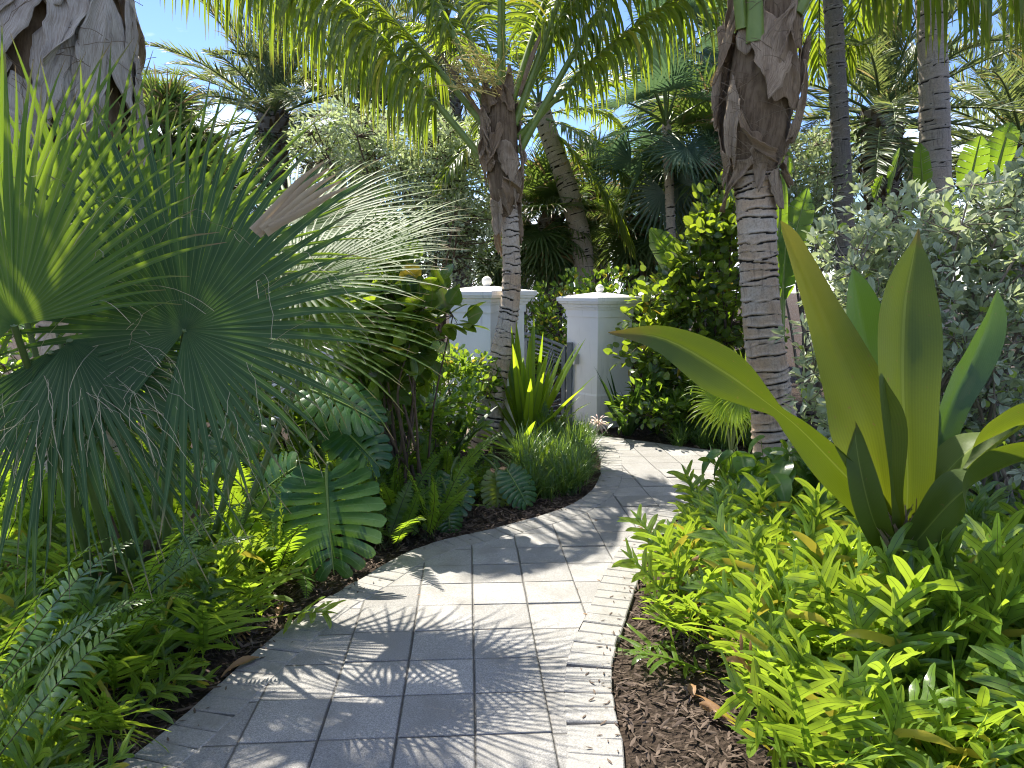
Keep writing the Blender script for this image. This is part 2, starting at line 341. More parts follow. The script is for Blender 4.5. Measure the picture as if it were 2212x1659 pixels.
def inpoly(x, y, P):
    c = np.zeros(len(x), bool); j = len(P) - 1
    for i in range(len(P)):
        xi, yi = P[i]; xj, yj = P[j]
        c ^= ((yi > y) != (yj > y)) & (x < (xj - xi) * (y - yi) / (yj - yi + 1e-12) + xi); j = i
    return c
# ground sheet: gently uneven mulch near the path, flat far away
m, nt, N, L = newmat('mulch_soil')
tc = N('ShaderNodeTexCoord'); ob = tc.outputs['Object']
a = noise(N, L, ob, 40, 6, .7); b = noise(N, L, ob, 2.2, 4); vv = N('ShaderNodeTexVoronoi'); vv.inputs['Scale'].default_value = 55; L(ob, vv.inputs['Vector'])
base = mixc(N, L, ramp(N, L, a, [(.35, 0.0), (.7, 1.0)]), (.022, .015, .011), (.095, .07, .052)); base = mixc(N, L, ramp(N, L, b, [(.45, 0.0), (.7, .6)]), base, (.05, .036, .026))
p = N('ShaderNodeBsdfPrincipled'); L(base, p.inputs['Base Color']); p.inputs['Roughness'].default_value = .95; p.inputs['Specular IOR Level'].default_value = .15
bp = N('ShaderNodeBump'); bp.inputs['Strength'].default_value = 1; bp.inputs['Distance'].default_value = .02; L(math_(N, L, 'ADD', a, vv.outputs['Distance']), bp.inputs['Height']); L(bp.outputs[0], p.inputs['Normal'])
o = N('ShaderNodeOutputMaterial'); L(p.outputs[0], o.inputs[0]); M['soil'] = m
gx = np.concatenate([[-400, -60, -20], np.linspace(-8, 8, 161), [20, 60, 400]]); gy = np.concatenate([[-400, -40, -10], np.linspace(-3, 14, 171), [20, 60, 400, 900]])
X, Y = np.meshgrid(gx, gy); Zg = .005 * np.sin(X * 7 + np.cos(Y * 5)) * np.cos(Y * 6.1 + X) + .004 * R.standard_normal(X.shape) - .006
Zg = np.where((abs(X) > 8.5) | (Y > 14.5) | (Y < -3.5), -.006, Zg)
mb = MB(); mb.add(np.stack([X, Y, Zg], -1), grid_faces(1, len(gy), len(gx)), np.stack([X, Y], -1))
g = mb.build('ground', M['soil']); g['kind'] = 'structure'

# pavers: procedural 30 cm concrete slabs on one sheet, turned as in the place
q0, q1, q2 = G(514, 1620), G(594, 1460), G(687, 1615)
ang = math.atan2(q1[1] - q0[1], q1[0] - q0[0]) - PI / 2; cell = float(np.linalg.norm((q2 - q0)[:2])); 
m, nt, N, L = newmat('concrete_pavers')
tc = N('ShaderNodeTexCoord'); mp = N('ShaderNodeMapping', vector_type='TEXTURE'); L(tc.outputs['Object'], mp.inputs[0])
mp.inputs['Location'].default_value = (q0[0], q0[1], 0); mp.inputs['Rotation'].default_value = (0, 0, ang); mp.inputs['Scale'].default_value = (cell, cell, cell)
wob = N('ShaderNodeTexNoise'); wob.inputs['Scale'].default_value = 30; L(tc.outputs['Object'], wob.inputs['Vector'])
sv = N('ShaderNodeVectorMath', operation='MULTIPLY_ADD'); L(wob.outputs['Color'], sv.inputs[0]); sv.inputs[1].default_value = (.022, .022, 0); L(mp.outputs[0], sv.inputs[2])
s = N('ShaderNodeSeparateXYZ'); L(sv.outputs[0], s.inputs[0])
ds = []
for i in (0, 1):
    f = math_(N, L, 'FRACT', s.outputs[i]); ds.append(math_(N, L, 'MINIMUM', f, math_(N, L, 'SUBTRACT', 1.0, f)))
d = math_(N, L, 'MINIMUM', ds[0], ds[1])
fl = N('ShaderNodeVectorMath', operation='FLOOR'); L(sv.outputs[0], fl.inputs[0]); fl2 = N('ShaderNodeVectorMath', operation='MULTIPLY'); L(fl.outputs[0], fl2.inputs[0]); fl2.inputs[1].default_value = (1, 1, 0)
wn = N('ShaderNodeTexWhiteNoise'); L(fl2.outputs[0], wn.inputs['Vector'])
sp1 = noise(N, L, tc.outputs['Object'], 170, 3, .8); sp2 = noise(N, L, tc.outputs['Object'], 5, 5); sp3 = noise(N, L, tc.outputs['Object'], 420, 2)
base = mixc(N, L, ramp(N, L, sp1, [(.4, 0.0), (.62, 1.0)]), (.22, .213, .2), (.42, .408, .383))
base = mixc(N, L, ramp(N, L, sp3, [(.58, 0.0), (.66, .8)]), base, (.17, .165, .16))
tint = ramp(N, L, wn.outputs['Value'], [(0, .76), (1, 1.08)]); base = mixc(N, L, 1.0, base, tint, 'MULTIPLY')
base = mixc(N, L, ramp(N, L, sp2, [(.46, 0.0), (.68, .6)]), base, (.2, .19, .17))
j = ramp(N, L, d, [(.009, 1.0), (.019, 0.0)]); base = mixc(N, L, math_(N, L, 'MULTIPLY', j, .68), base, (.045, .04, .034))
p = N('ShaderNodeBsdfPrincipled'); L(base, p.inputs['Base Color']); p.inputs['Roughness'].default_value = .8; p.inputs['Specular IOR Level'].default_value = .3
hh = math_(N, L, 'ADD', math_(N, L, 'MULTIPLY', ramp(N, L, d, [(.004, 0.0), (.03, 1.0)]), 1.0), math_(N, L, 'MULTIPLY', sp1, .25))
bp = N('ShaderNodeBump'); bp.inputs['Strength'].default_value = .8; bp.inputs['Distance'].default_value = .006; L(hh, bp.inputs['Height']); L(bp.outputs[0], p.inputs['Normal'])
o = N('ShaderNodeOutputMaterial'); L(p.outputs[0], o.inputs[0]); M['paver'] = m
import bmesh
def flat(name, outline, z, mat):
    bm = bmesh.new(); vs = [bm.verts.new((x, y, z)) for x, y in outline]; f = bm.faces.new(vs); f.normal_update()
    if f.normal.z < 0: f.normal_flip()
    bmesh.ops.triangulate(bm, faces=[f]); me = bpy.data.meshes.new(name); bm.to_mesh(me); bm.free(); me.materials.append(mat)
    o = bpy.data.objects.new(name, me); COL.objects.link(o); return o
LI, RI = inward(LE, 1, .197), inward(RE, -1, .197)
pv = flat('path', [tuple(q) for q in LI] + FAR + [tuple(q) for q in RI[::-1]], .02, M['paver']); pv['kind'] = 'structure'

ca, sa = math.cos(ang), math.sin(ang); ring = np.array([tuple(q) for q in inward(LE, 1, .2)] + FAR + [tuple(q) for q in inward(RE, -1, .2)[::-1]]); mb = MB()
for i in range(-14, 16):
    for j_ in range(-14, 34):
        cs_ = np.array([(i + a_, j_ + b_) for a_, b_ in ((0, 0), (1, 0), (1, 1), (0, 1), (.5, 0), (.5, 1), (0, .5), (1, .5))]) * cell
        wx, wy = q0[0] + cs_[:, 0] * ca - cs_[:, 1] * sa, q0[1] + cs_[:, 0] * sa + cs_[:, 1] * ca
        if not inpoly(wx, wy, ring).all() or wy.min() > 6.6: continue
        n0 = len(mb.V); box(mb, (wx[:4].mean() + R.normal(0, .0007), wy[:4].mean() + R.normal(0, .0007), .012 + R.normal(0, .0011)), (cell - .004, cell - .004, .03), ang + R.normal(0, .002), bev=.0035)
        V = mb.V[-1]; V[:, 2] += (V[:, 0] - wx.mean()) * R.normal(0, .004) + (V[:, 1] - wy.mean()) * R.normal(0, .004)
sl = mb.build('path_slabs', M['paver'], smooth=False); sl['kind'] = 'structure'

m, nt, N, L = newmat('border_brick')
tc = N('ShaderNodeTexCoord'); sp1 = noise(N, L, tc.outputs['Object'], 150, 3, .8); sp2 = noise(N, L, tc.outputs['Object'], 7, 4)
at = N('ShaderNodeAttribute', attribute_name='rnd').outputs['Fac']
base = mixc(N, L, ramp(N, L, sp1, [(.4, 0.0), (.65, 1.0)]), (.2, .193, .18), (.36, .35, .327)); base = mixc(N, L, math_(N, L, 'MULTIPLY', at, .4), base, (.29, .277, .25))
base = mixc(N, L, ramp(N, L, sp2, [(.5, 0.0), (.7, .5)]), base, (.17, .16, .13))
p = N('ShaderNodeBsdfPrincipled'); L(base, p.inputs['Base Color']); p.inputs['Roughness'].default_value = .85
bp = N('ShaderNodeBump'); bp.inputs['Strength'].default_value = .5; bp.inputs['Distance'].default_value = .004; L(sp1, bp.inputs['Height']); L(bp.outputs[0], p.inputs['Normal'])
o = N('ShaderNodeOutputMaterial'); L(p.outputs[0], o.inputs[0]); M['brick'] = m
mb = MB()
for E, sgn in ((LE, 1), (RE, -1)):
    ln = np.concatenate([[0], np.cumsum(np.linalg.norm(np.diff(E, axis=0), axis=1))])
    C = inward(E, sgn, .1)
    for s in np.arange(.05, ln[-1], .104):
        x, y = np.interp(s, ln, C[:, 0]), np.interp(s, ln, C[:, 1]); x2, y2 = np.interp(s + .02, ln, C[:, 0]), np.interp(s + .02, ln, C[:, 1])
        az = math.atan2(y2 - y, x2 - x) + PI / 2 + R.normal(0, .015)
        box(mb, (x + R.normal(0, .003), y + R.normal(0, .003), -.0065 + R.normal(0, .0006)), (.2, .0995, .06), az, a=R.random(), bev=.005)
bb = mb.build('path_border', M['brick'], smooth=False); bb['kind'] = 'structure'

# mulch chips and fallen leaf litter, uncountable
def chips(name, n, poly, cmat, ln=(.015, .06)):
    P = np.array(poly); k = n * 3
    x = R.uniform(P[:, 0].min(), P[:, 0].max(), k); y = R.uniform(P[:, 1].min(), P[:, 1].max(), k); ok = inpoly(x, y, poly); x, y = x[ok][:n], y[ok][:n]; k = len(x)
    az = R.random(k) * 6.28; el = R.normal(0, .3, k); D = np.stack([np.cos(az) * np.cos(el), np.sin(az) * np.cos(el), np.sin(el)], -1)
    ll = R.uniform(*ln, k); mb = MB(); Pc = grow(np.stack([x, y, R.uniform(.0, .028, k)], -1), D, ll, 3, .2)
    ribs(mb, Pc, np.stack([ll * .05, ll * .13, ll * .04], -1), np.stack([-np.sin(az), np.cos(az), R.normal(0, .4, k)], -1)[:, None], .3, R.random(k))
    o = mb.build(name, cmat); o['kind'] = 'stuff'; return o
M['chip'] = plain_mat('mulch_chip', (.045, .03, .022), (.16, .12, .09), 20, .9, .2)
LB = [tuple(q) for q in inward(LE, -1, .01)[40:]]; RB = [tuple(q) for q in inward(RE, 1, .01)[40:]]
chips('mulch', 9000, RB[:150] + [(2.4, 5.5), (2.6, 1.4), (.3, 1.2)], M['chip'])
chips('mulch', 9000, LB[:175] + [(-1.4, 6), (-2.2, 4), (-2.6, 1.2)], M['chip'])
chips('mulch', 4000, [tuple(q) for q in FAR] + [(5, 10), (.8, 9.6)], M['chip'])

for E, sg in ((LE, 1), (RE, -1)):
    a_, b_ = inward(E, sg, .0)[40:230], inward(E, sg, .13)[40:230]; k = 110; i = R.integers(0, 190, k); u = R.random(k)[:, None] ** 2.2
    c = a_[i] * (1 - u) + b_[i] * u; az = R.random(k) * 6.28; mb = MB(); ll = R.uniform(.01, .035, k)
    P = grow(np.stack([c[:, 0], c[:, 1], np.full(k, .027)], -1), np.stack([np.cos(az), np.sin(az), R.uniform(0, .25, k)], -1), ll, 3, .1)
    ribs(mb, P, np.stack([ll * .05, ll * .16, ll * .05], -1), np.stack([-np.sin(az), np.cos(az), 0 * az], -1)[:, None], .3, R.random(k)); mb.build('mulch', M['chip'])['kind'] = 'stuff'
k = 130; c = np.stack([R.uniform(-1.3, 1.2, k), R.uniform(1.8, 7, k)], -1); ok = inpoly(c[:, 0], c[:, 1], [tuple(q) for q in LI] + FAR + [tuple(q) for q in RI[::-1]]); c = c[ok]; k = len(c); az = R.random(k) * 6.28; ll = R.uniform(.008, .03, k); mb = MB()
P = grow(np.stack([c[:, 0], c[:, 1], np.full(k, .022)], -1), np.stack([np.cos(az), np.sin(az), R.uniform(0, .3, k)], -1), ll, 4, .3)
ribs(mb, P, ll[:, None] * np.array([[.1, .25, .22, .03]]), np.stack([-np.sin(az), np.cos(az), R.normal(0, .3, k)], -1)[:, None], .3, R.random(k)); mb.build('leaf_litter', M['brownleaf'])['kind'] = 'stuff'

# ================================================================== PLANT MAKERS
def pinnate(base, az, el, Lf, bend, nl, ll, lw, ang=55, hang=.6, start=.18, vee=0.0, seg=7, rr=.018, mbl=None, mbr=None, jit=.1, spread=1.0, droop_power=1.0, prof=None, sides=(1, -1)):
    """a feather frond: rachis and its two rows of leaflets"""
    mbl = mbl or MB(); mbr = mbr or MB(); H = A3(math.sin(az), math.cos(az), 0)
    D = H * math.cos(el) + ZUP * math.sin(el); P = grow(base, D, Lf, 26, bend)[0]
    S0 = nrm(np.cross(H, ZUP)); T = nrm(np.gradient(P, axis=0)); Nn = np.cross(S0, T)
    tt = np.linspace(0, 1, 26); tube(mbr, P, rr * (1.25 - 1.1 * tt ** .7) + .002, 7, np.clip(R.random() + 0 * tt, 0, 1)[:, None] * np.ones((1, 8)))
    for sd in sides:
        t = np.sort(np.clip(np.linspace(start, .985, nl) + R.normal(0, .004, nl), 0, 1))
        ip = lambda A: np.stack([np.interp(t, tt, A[:, i]) for i in range(3)], -1)
        p0, T0, N0 = ip(P), nrm(ip(T)), nrm(ip(Nn))
        f = (np.sin(np.clip((t - start) / (1 - start) * .86 + .12, 0, 1) * PI) ** .6) if prof is None else prof(t)
        al = np.radians(ang * (1 - .45 * t) + R.normal(0, 5, nl)); ve = vee + R.normal(0, jit, nl)
        D0 = sd * S0 * (np.sin(al) * np.cos(ve))[:, None] + T0 * np.cos(al)[:, None] + N0 * (np.sin(ve) * np.sin(al))[:, None]
        l = ll * f * R.uniform(.86, 1.1, nl)
        Pl = grow(p0, D0, l, seg, hang * R.uniform(.75, 1.3, nl), droop_power)
        Sd = T0[:, None] + .35 * N0[:, None] * R.normal(0, 1, (nl, 1, 1))
        wv = np.interp(np.linspace(0, 1, seg), [0, .08, .4, .75, 1], [.45, .9, 1, .7, .06])
        ribs(mbl, Pl, lw * wv[None] * R.uniform(.8, 1.15, nl)[:, None], Sd, .35, R.random(nl))
    return mbl, mbr

def fan(mb, hub, axis, normal, Rf, nseg=44, A=150, split=.5, droop=.5, rng=None, pleat=.4, seg=10, cup=.15, mi=0, jl=.08, back=1.0, fil=None):
    """a fan leaf: pleated blade of segments joined near the hub and free, drooping beyond it"""
    hub = np.asarray(hub, float); axis = nrm(axis); normal = nrm(np.asarray(normal, float) - axis * np.dot(normal, axis)); X = np.cross(axis, normal)
    a = np.radians(np.linspace(-A, A, nseg)); da = a[1] - a[0]; a = a + R.normal(0, da * .06, nseg)
    dirs = np.cos(a)[:, None] * axis + np.sin(a)[:, None] * X; tang = -np.sin(a)[:, None] * axis + np.cos(a)[:, None] * X
    Ls = Rf * (1 - .28 * (np.abs(a) / np.radians(A)) ** 2 * back) * (1 + R.normal(0, jl, nseg))
    d = nrm(dirs + normal * (cup * (1 - .6 * np.cos(a)))[:, None]); P = [np.repeat(hub[None], nseg, 0) + d * .004 * Rf]; rr = [np.full(nseg, .004 * Rf)]
    sp_ = split * (1 + R.normal(0, .05, nseg)); g = droop * R.uniform(.6, 1.5, nseg)
    tw = R.normal(0, .02, nseg); tn = R.normal(0, .03, nseg)
    for i in range(1, seg):
        t = i / (seg - 1); P.append(P[-1] + d * (Ls / (seg - 1))[:, None]); rr.append(rr[-1] + Ls / (seg - 1))
        w = np.clip((t - sp_ * .8) / (1 - sp_ * .8), 0, 1); d = d.copy(); d[:, 2] -= g * w * 4.0 / (seg - 1); d = nrm(d + (tang * tw[:, None] + normal * tn[:, None]) * w[:, None])
    P = np.stack(P, 1); r = np.stack(rr, 1); t = np.linspace(0, 1, seg)[None]
    wfull = r * math.tan(da / 2) * 1.0; ws = (split * Ls * math.tan(da / 2))[:, None]
    free = ws * np.clip((1 - t) / (1 - split), 0, 1) ** .95 * .93
    Wd = np.where(t < sp_[:, None], wfull, np.minimum(wfull, free)) + .0008
    ribs(mb, P, Wd, tang[:, None], pleat, R.random(nseg), mi=mi)
    if fil is not None:      # the loose threads between the segments
        k = fil[1]; ix = R.integers(0, nseg, k); st = (sp_[ix] * (seg - 1)).astype(int).clip(2, seg - 3)
        p0 = P[ix, st]; D = nrm(dirs[ix] * .8 + R.normal(0, .5, (k, 3)))
        Pt = grow(p0, D, R.uniform(.15, .5, k), 9, R.uniform(.8, 2.2, k)); Pt[:, 1:] += np.cumsum(R.normal(0, .006, (k, 8, 3)), 1)
        ribs(fil[0], Pt, .0008, A3(1, .3, 0), 0, R.random(k), cols=2)
    return P

def petiole(mb, p0, p1, r0, r1, sag=0.06, sides=7, n=14):
    p0, p1 = np.asarray(p0, float), np.asarray(p1, float); t = np.linspace(0, 1, n)[:, None]
    P = p0 + (p1 - p0) * t; P[:, 2] += (np.sin(t[:, 0] * PI)) * sag
    tube(mb, P, np.linspace(r0, r1, n), sides, R.random()); return mb

def smallleaves(mb, C, D, ln, wd, prof, fold=.3, mi=0, g=.3, up=None):
    """leaves at points C pointing along D"""
    k = len(C); n = len(prof); P = grow(C, D, ln, n, g); Sd = np.cross(nrm(D), nrm(R.normal(0, .5, (k, 3)) + ZUP)) if up is None else np.cross(nrm(D), up)
    ribs(mb, P, np.asarray(prof)[None] * np.asarray(wd).reshape(-1, 1), nrm(Sd)[:, None], fold, R.random(k), mi=mi)
OBOV = [.12, .62, 1, .9, .2]; ROUND = [.3, .86, 1, .92, .62, .1]; LANCE = [.12, .7, 1, .7, .08]

def shrub(name, label, cat, base, blobs, nleaf, lsize, lw, prof, mat, woodmat, nb=10, sigma=.11, per=14, group=None, br=.02, twig=True, upb=.35, stems=None, g=.3, fold=.3, spine=None):
    """woody plant: stems > twigs > leaf clusters filling the given ellipsoids"""
    base = np.asarray(base, float); o = thing(name, label, cat, base, group)
    vol = np.array([b[1][0] * b[1][1] * b[1][2] for b in blobs]); ncl = max(4, nleaf // per); cc = []
    for b, v in zip(blobs, vol / vol.sum()):
        k = max(2, int(ncl * v)); q = nrm(R.normal(0, 1, (k, 3))) * (R.random((k, 1)) ** .42); cc.append(np.asarray(b[0]) + q * np.asarray(b[1]))
    cc = np.concatenate(cc); cc[:, 2] = np.maximum(cc[:, 2], base[2] + .08); ctr = np.mean([b[0] for b in blobs], 0)
    wb = MB(); paths = []
    st = stems if stems is not None else [base + A3(R.normal(0, .05), R.normal(0, .05), 0) for _ in range(nb)]
    pick = cc[R.choice(len(cc), nb, replace=len(cc) < nb)]
    for i in range(nb):
        s0 = np.asarray(st[i % len(st)]); mid = s0 * .45 + pick[i] * .55 + R.normal(0, .06, 3) + ZUP * .08
        mid2 = s0 * .8 + pick[i] * .2 + R.normal(0, .03, 3)
        P = spline([s0, mid2, mid, pick[i]], 14); tube(wb, P, np.linspace(br * R.uniform(.7, 1.2), br * .22, 14), 6, R.random()); paths.append(P)
    if twig:
        allp = np.concatenate([p[5:] for p in paths])
        for c in cc:
            j = np.argmin(((allp - c) ** 2).sum(1)); P = spline([allp[j], (allp[j] + c) / 2 + R.normal(0, .03, 3), c], 5); tube(wb, P, np.linspace(br * .2, br * .1, 5), 4, R.random(), cap=False)
    wb.build('stem', woodmat, o, base)
    lb = MB(); C = np.repeat(cc, per, 0); k = len(C); q = nrm(R.normal(0, 1, (k, 3))) ; out = nrm(C - ctr)
    C = C + q * sigma * R.random((k, 1)) ** .5; D = nrm(q + out * .35 + ZUP * upb)
    smallleaves(lb, C, D, lsize * R.uniform(.6, 1.2, k), lw * R.uniform(.7, 1.15, k), prof, fold, g=g)
    lb.build('foliage', mat, o, base); return o

def trunk(mb, ctrl, radii, spacing=.07, sides=40, step=.011, lip=.012, lumps=.02, seed=0):
    """ringed palm trunk; rnd = distance above the scar line"""
    rg = np.random.default_rng(seed); Pd = spline(ctrl, 200); ln = np.concatenate([[0], np.cumsum(np.linalg.norm(np.diff(Pd, axis=0), axis=1))])
    n = int(ln[-1] / step) + 2; s = np.linspace(0, ln[-1], n); P = np.stack([np.interp(s, ln, Pd[:, i]) for i in range(3)], -1)
    r = np.interp(np.linspace(0, 1, n), np.linspace(0, 1, len(radii)), radii); th = np.linspace(0, 2 * PI, sides + 1)
    pos = np.cumsum(spacing * rg.uniform(.35, 1.8, int(ln[-1] / spacing * 1.4) + 6)) - .05
    best = np.full((n, sides + 1), 9.0)
    for q in pos:
        y = q + rg.normal(0, .012) * np.cos(th - rg.random() * 6.28) + .008 * np.cos(2 * th + rg.random() * 6.28) + .004 * np.cos(5 * th + rg.random() * 6)
        strength = .35 + .65 * (np.cos(th - rg.random() * 6.28) > rg.uniform(-1, .2))
        dd = (s[:, None] - y[None]) / strength[None]; dd = np.where(dd < -.004, 9, np.abs(dd)); best = np.minimum(best, dd)
    dist = np.clip(best / .05, 0, 1)
    mul = 1 - lip / r[:, None] * np.exp(-(best / .009) ** 2) + lip * .7 / r[:, None] * np.exp(-((best - .02) / .012) ** 2)
    ph = rg.random(4) * 6; mul = mul + lumps * (np.sin(2 * th + ph[0] + s[:, None] * 3) + .6 * np.sin(3 * th + ph[1] - s[:, None] * 5) + .3 * np.sin(11 * th + ph[2] + 4 * np.sin(s[:, None] * 9)))
    mul[:, -1] = mul[:, 0]; dist[:, -1] = dist[:, 0]
    tube(mb, P, r, sides, dist, rmul=mul); return P

def sheaths(o, off, axisP, r, n, mat, rngseed, wid=(.5, 1.2), ln=(.3, .7), flare=.05, name='leaf_sheath', down=.35, each=True):
    """clasping, curling old leaf bases round a palm's crown shaft, each its own mesh"""
    rg = np.random.default_rng(rngseed); m = len(axisP); seglen = np.linalg.norm(np.diff(axisP, axis=0), axis=1).sum()
    T = nrm(axisP[-1] - axisP[0]); X = nrm(np.cross(T, A3(.2, 1, .1))); Yv = np.cross(T, X)
    for i in range(n):
        mb = MB(); hN, wN = 24, 13; L0 = rg.uniform(*ln); th0 = i * 2.4 + rg.normal(0, .25); s0 = (i + .3) / n * seglen * .92 + rg.normal(0, .04)
        w0 = rg.uniform(*wid); hang = rg.random() < down; v = np.linspace(0, 1, hN); u = np.linspace(-1, 1, wN)
        wprof = np.interp(v, [0, .15, .5, .8, 1], [.85, 1, .72, .42, .12]) * w0
        wprof = wprof[:, None] * (1 + .08 * np.sin(v * 23 + rg.random() * 6) + rg.normal(0, .025, hN))[:, None]
        th = th0 + u[None] * wprof + .35 * rg.normal() * v[:, None] ** 2
        s = s0 + (L0 * v[:, None] * (-1 if hang else 1)) + .05 * rg.normal() * u[None] + .03 * np.sin(u[None] * 3 + i) + rg.normal(0, .003, (hN, wN))
        fl = flare * rg.uniform(.3, 1.6); rr = np.interp(np.clip(s, 0, seglen), np.linspace(0, seglen, len(r)), r) * (1.03 + .02 * (i % 5))
        rr = rr + fl * v[:, None] ** 1.6 + .022 * np.abs(u[None]) ** 2 * rg.uniform(-.3, 1.5) * (1 + v[:, None]) + .012 * np.sin(u[None] * 5 + v[:, None] * 4 + i) + rg.normal(0, .002, (hN, wN))
        f = np.clip(s / seglen, -.3, 1.3) * (m - 1); fi = np.clip(f.astype(int), 0, m - 2); fr = (f - fi)[..., None]
        C = axisP[fi] * (1 - fr) + axisP[fi + 1] * fr
        V = C + rr[..., None] * (np.cos(th)[..., None] * X + np.sin(th)[..., None] * Yv)
        U = np.stack(np.broadcast_arrays(u[None] * .5, v[:, None] * L0 * 2 + i), -1)
        mb.add(V, grid_faces(1, hN, wN), U, np.clip(rg.normal(.5, .3), 0, 1))
        ob_ = mb.build(name, mat, o, off); md = ob_.modifiers.new('thick', 'SOLIDIFY'); md.thickness = .006; md.offset = 0

def fibres(o, off, axisP, r, n, seed, mat, ln=.3):
    rg = np.random.default_rng(seed); k = n; f = rg.random(k) * (len(axisP) - 1); i = np.clip(f.astype(int), 0, len(axisP) - 2); C = axisP[i] + (axisP[i + 1] - axisP[i]) * (f - i)[:, None]
    th = rg.random(k) * 6.28; o_ = np.stack([np.cos(th), np.sin(th), rg.normal(0, .2, k)], -1)
    rr = np.interp(f / (len(axisP) - 1), np.linspace(0, 1, len(r)), r); D = nrm(np.cross(o_, ZUP) * rg.normal(0, 1, (k, 1)) + o_ * .25 + ZUP * rg.normal(.1, .7, (k, 1)))
    P = grow(C + o_ * (rr * 1.04)[:, None], D, rg.uniform(.3, 1.2, k) * ln, 8, rg.uniform(.2, 1.3, k)); P[:, 1:] += np.cumsum(rg.normal(0, .005, (k, 7, 3)), 1)
    mb = MB(); ribs(mb, P, .002, o_[:, None] * .2 + ZUP, 0, rg.random(k), cols=2); return mb.build('fibre', mat, o, off)

# ================================================================== GATE PILLARS, GATE, POLE
m, nt, N, L = newmat('white_stucco')
tc = N('ShaderNodeTexCoord'); n1 = noise(N, L, tc.outputs['Object'], 3, 6); n2 = noise(N, L, tc.outputs['Object'], 90, 3); sx = N('ShaderNodeSeparateXYZ'); L(tc.outputs['Object'], sx.inputs[0])
base = mixc(N, L, ramp(N, L, n1, [(.5, 0.0), (.75, .5)]), (.86, .84, .79), (.74, .72, .66))
st = N('ShaderNodeMapping'); st.inputs['Scale'].default_value = (9, 9, 1.2); L(tc.outputs['Object'], st.inputs[0]); n3 = noise(N, L, st.outputs[0], 2, 5)
base = mixc(N, L, ramp(N, L, n3, [(.58, 0.0), (.75, .5)]), base, (.5, .5, .44))
p = N('ShaderNodeBsdfPrincipled'); L(base, p.inputs['Base Color']); p.inputs['Roughness'].default_value = .75
bp = N('ShaderNodeBump'); bp.inputs['Strength'].default_value = .25; bp.inputs['Distance'].default_value = .004; L(n2, bp.inputs['Height']); L(bp.outputs[0], p.inputs['Normal'])
o = N('ShaderNodeOutputMaterial'); L(p.outputs[0], o.inputs[0]); M['stucco'] = m
M['metal'] = plain_mat('grey_painted_steel', (.12, .14, .16), (.16, .185, .2), 12, .38, .05, spec=.5)
M['steel'] = plain_mat('steel_plate', (.4, .4, .38), (.5, .5, .48), 30, .35, .1, metal=.8)

def sqring(levels, rz):
    """square section lofted through (z, half width)"""
    V = []
    for z, h in levels:
        for sx_, sy_ in ((-1, -1), (1, -1), (1, 1), (-1, 1)): V.append((sx_ * h, sy_ * h, z))
    V = np.array(V, float); c, s_ = math.cos(rz), math.sin(rz); V = np.stack([V[:, 0] * c - V[:, 1] * s_, V[:, 0] * s_ + V[:, 1] * c, V[:, 2]], -1)
    F = []
    for l in range(len(levels) - 1):
        for j in range(4): F.append([l * 4 + j, l * 4 + (j + 1) % 4, l * 4 + 4 + (j + 1) % 4, l * 4 + 4 + j])
    t = 4 * (len(levels) - 1); F.append([t, t + 1, t + 2, t + 3]); return V, F
def ball(mb, c, r, n=20):
    th = np.linspace(0, 2 * PI, n + 1); ph = np.linspace(-PI / 2, PI / 2, n // 2 + 1)
    V = np.asarray(c) + r * np.stack([np.cos(ph)[:, None] * np.cos(th), np.cos(ph)[:, None] * np.sin(th), np.broadcast_to(np.sin(ph)[:, None], (len(ph), n + 1))], -1)
    return mb.add(V, grid_faces(1, len(ph), n + 1))
def pillar(label, base, zt, h, rz, br):
    o = thing('gate_pillar', label, 'pillar', base); off = A3(0, 0, 0)
    mb = MB(); mb.add(*sqring([(-.06, h * 1.03), (.40, h * 1.03), (.425, h * 1.0), (zt - .24, h * .985)], rz)); mb.build('shaft', M['stucco'], o, smooth=False)
    mb = MB(); q = zt - .24
    mb.add(*sqring([(q, h * .985), (q + .002, h * 1.03), (q + .085, h * 1.03), (q + .09, h * 1.07), (q + .115, h * 1.09), (q + .12, h * 1.14), (q + .15, h * 1.17), (q + .165, h * 1.26), (q + .185, h * 1.27), (q + .19, h * 1.32), (q + .23, h * 1.33), (q + .24, h * 1.31), (q + .295, .06)], rz))
    mb.build('cap', M['stucco'], o, smooth=False)
    mb = MB(); ball(mb, (0, 0, q + .298 + br * .86), br); mb.build('ball_finial', M['stucco'], o); return o
rc = G(1283, 927); h1 = .285
ctr1 = rc + A3(.09, .37, 0); pr = pillar('white pillar with ball finial at the right side of the gate, by the hedge', ctr1, 1.585, h1, rad(36), .052)
ctr2 = W(1052, 700, 8.55); ctr2[2] = 0; pl = pillar('white pillar with ball finial half hidden behind the leaning ringed palm trunk', ctr2, 1.66, .31, rad(52), .058)

g1, g0 = ctr1 + A3(-.345, -.05, 0), ctr1 + A3(-1.25, .38, 0); gd = nrm(g0 - g1); gl = np.linalg.norm(g0 - g1)
gt = thing('metal_gate', 'grey arched metal gate with curved slats between the two white pillars', 'gate', g1)
gp = lambda s, z: gd * s * gl + A3(0, 0, z)
gaz = math.atan2(gd[1], gd[0])
mb = MB(); box(mb, gp(.02, .5), (.06, .07, 1.06), gaz, bev=.006); mb.build('post', M['metal'], gt, smooth=False)
mb = MB(); topz = lambda s: .93 + .2 * math.sin(min(1, s * 1.05) * PI * .62)
for q in (.10, .97): box(mb, gp(q, .5), (.045, .05, .96 if q < .5 else 1.2), gaz)
def bar(P, r=.016): tube(mb, np.array(P), r, 6)
for dz in (0, -.07): bar([gp(s, topz(s) + dz) for s in np.linspace(.09, .98, 16)], .02)
bar([gp(.1, .09), gp(.97, .09)], .02); box(mb, gp(.62, .55), (.045, .03, 1.0), gaz)
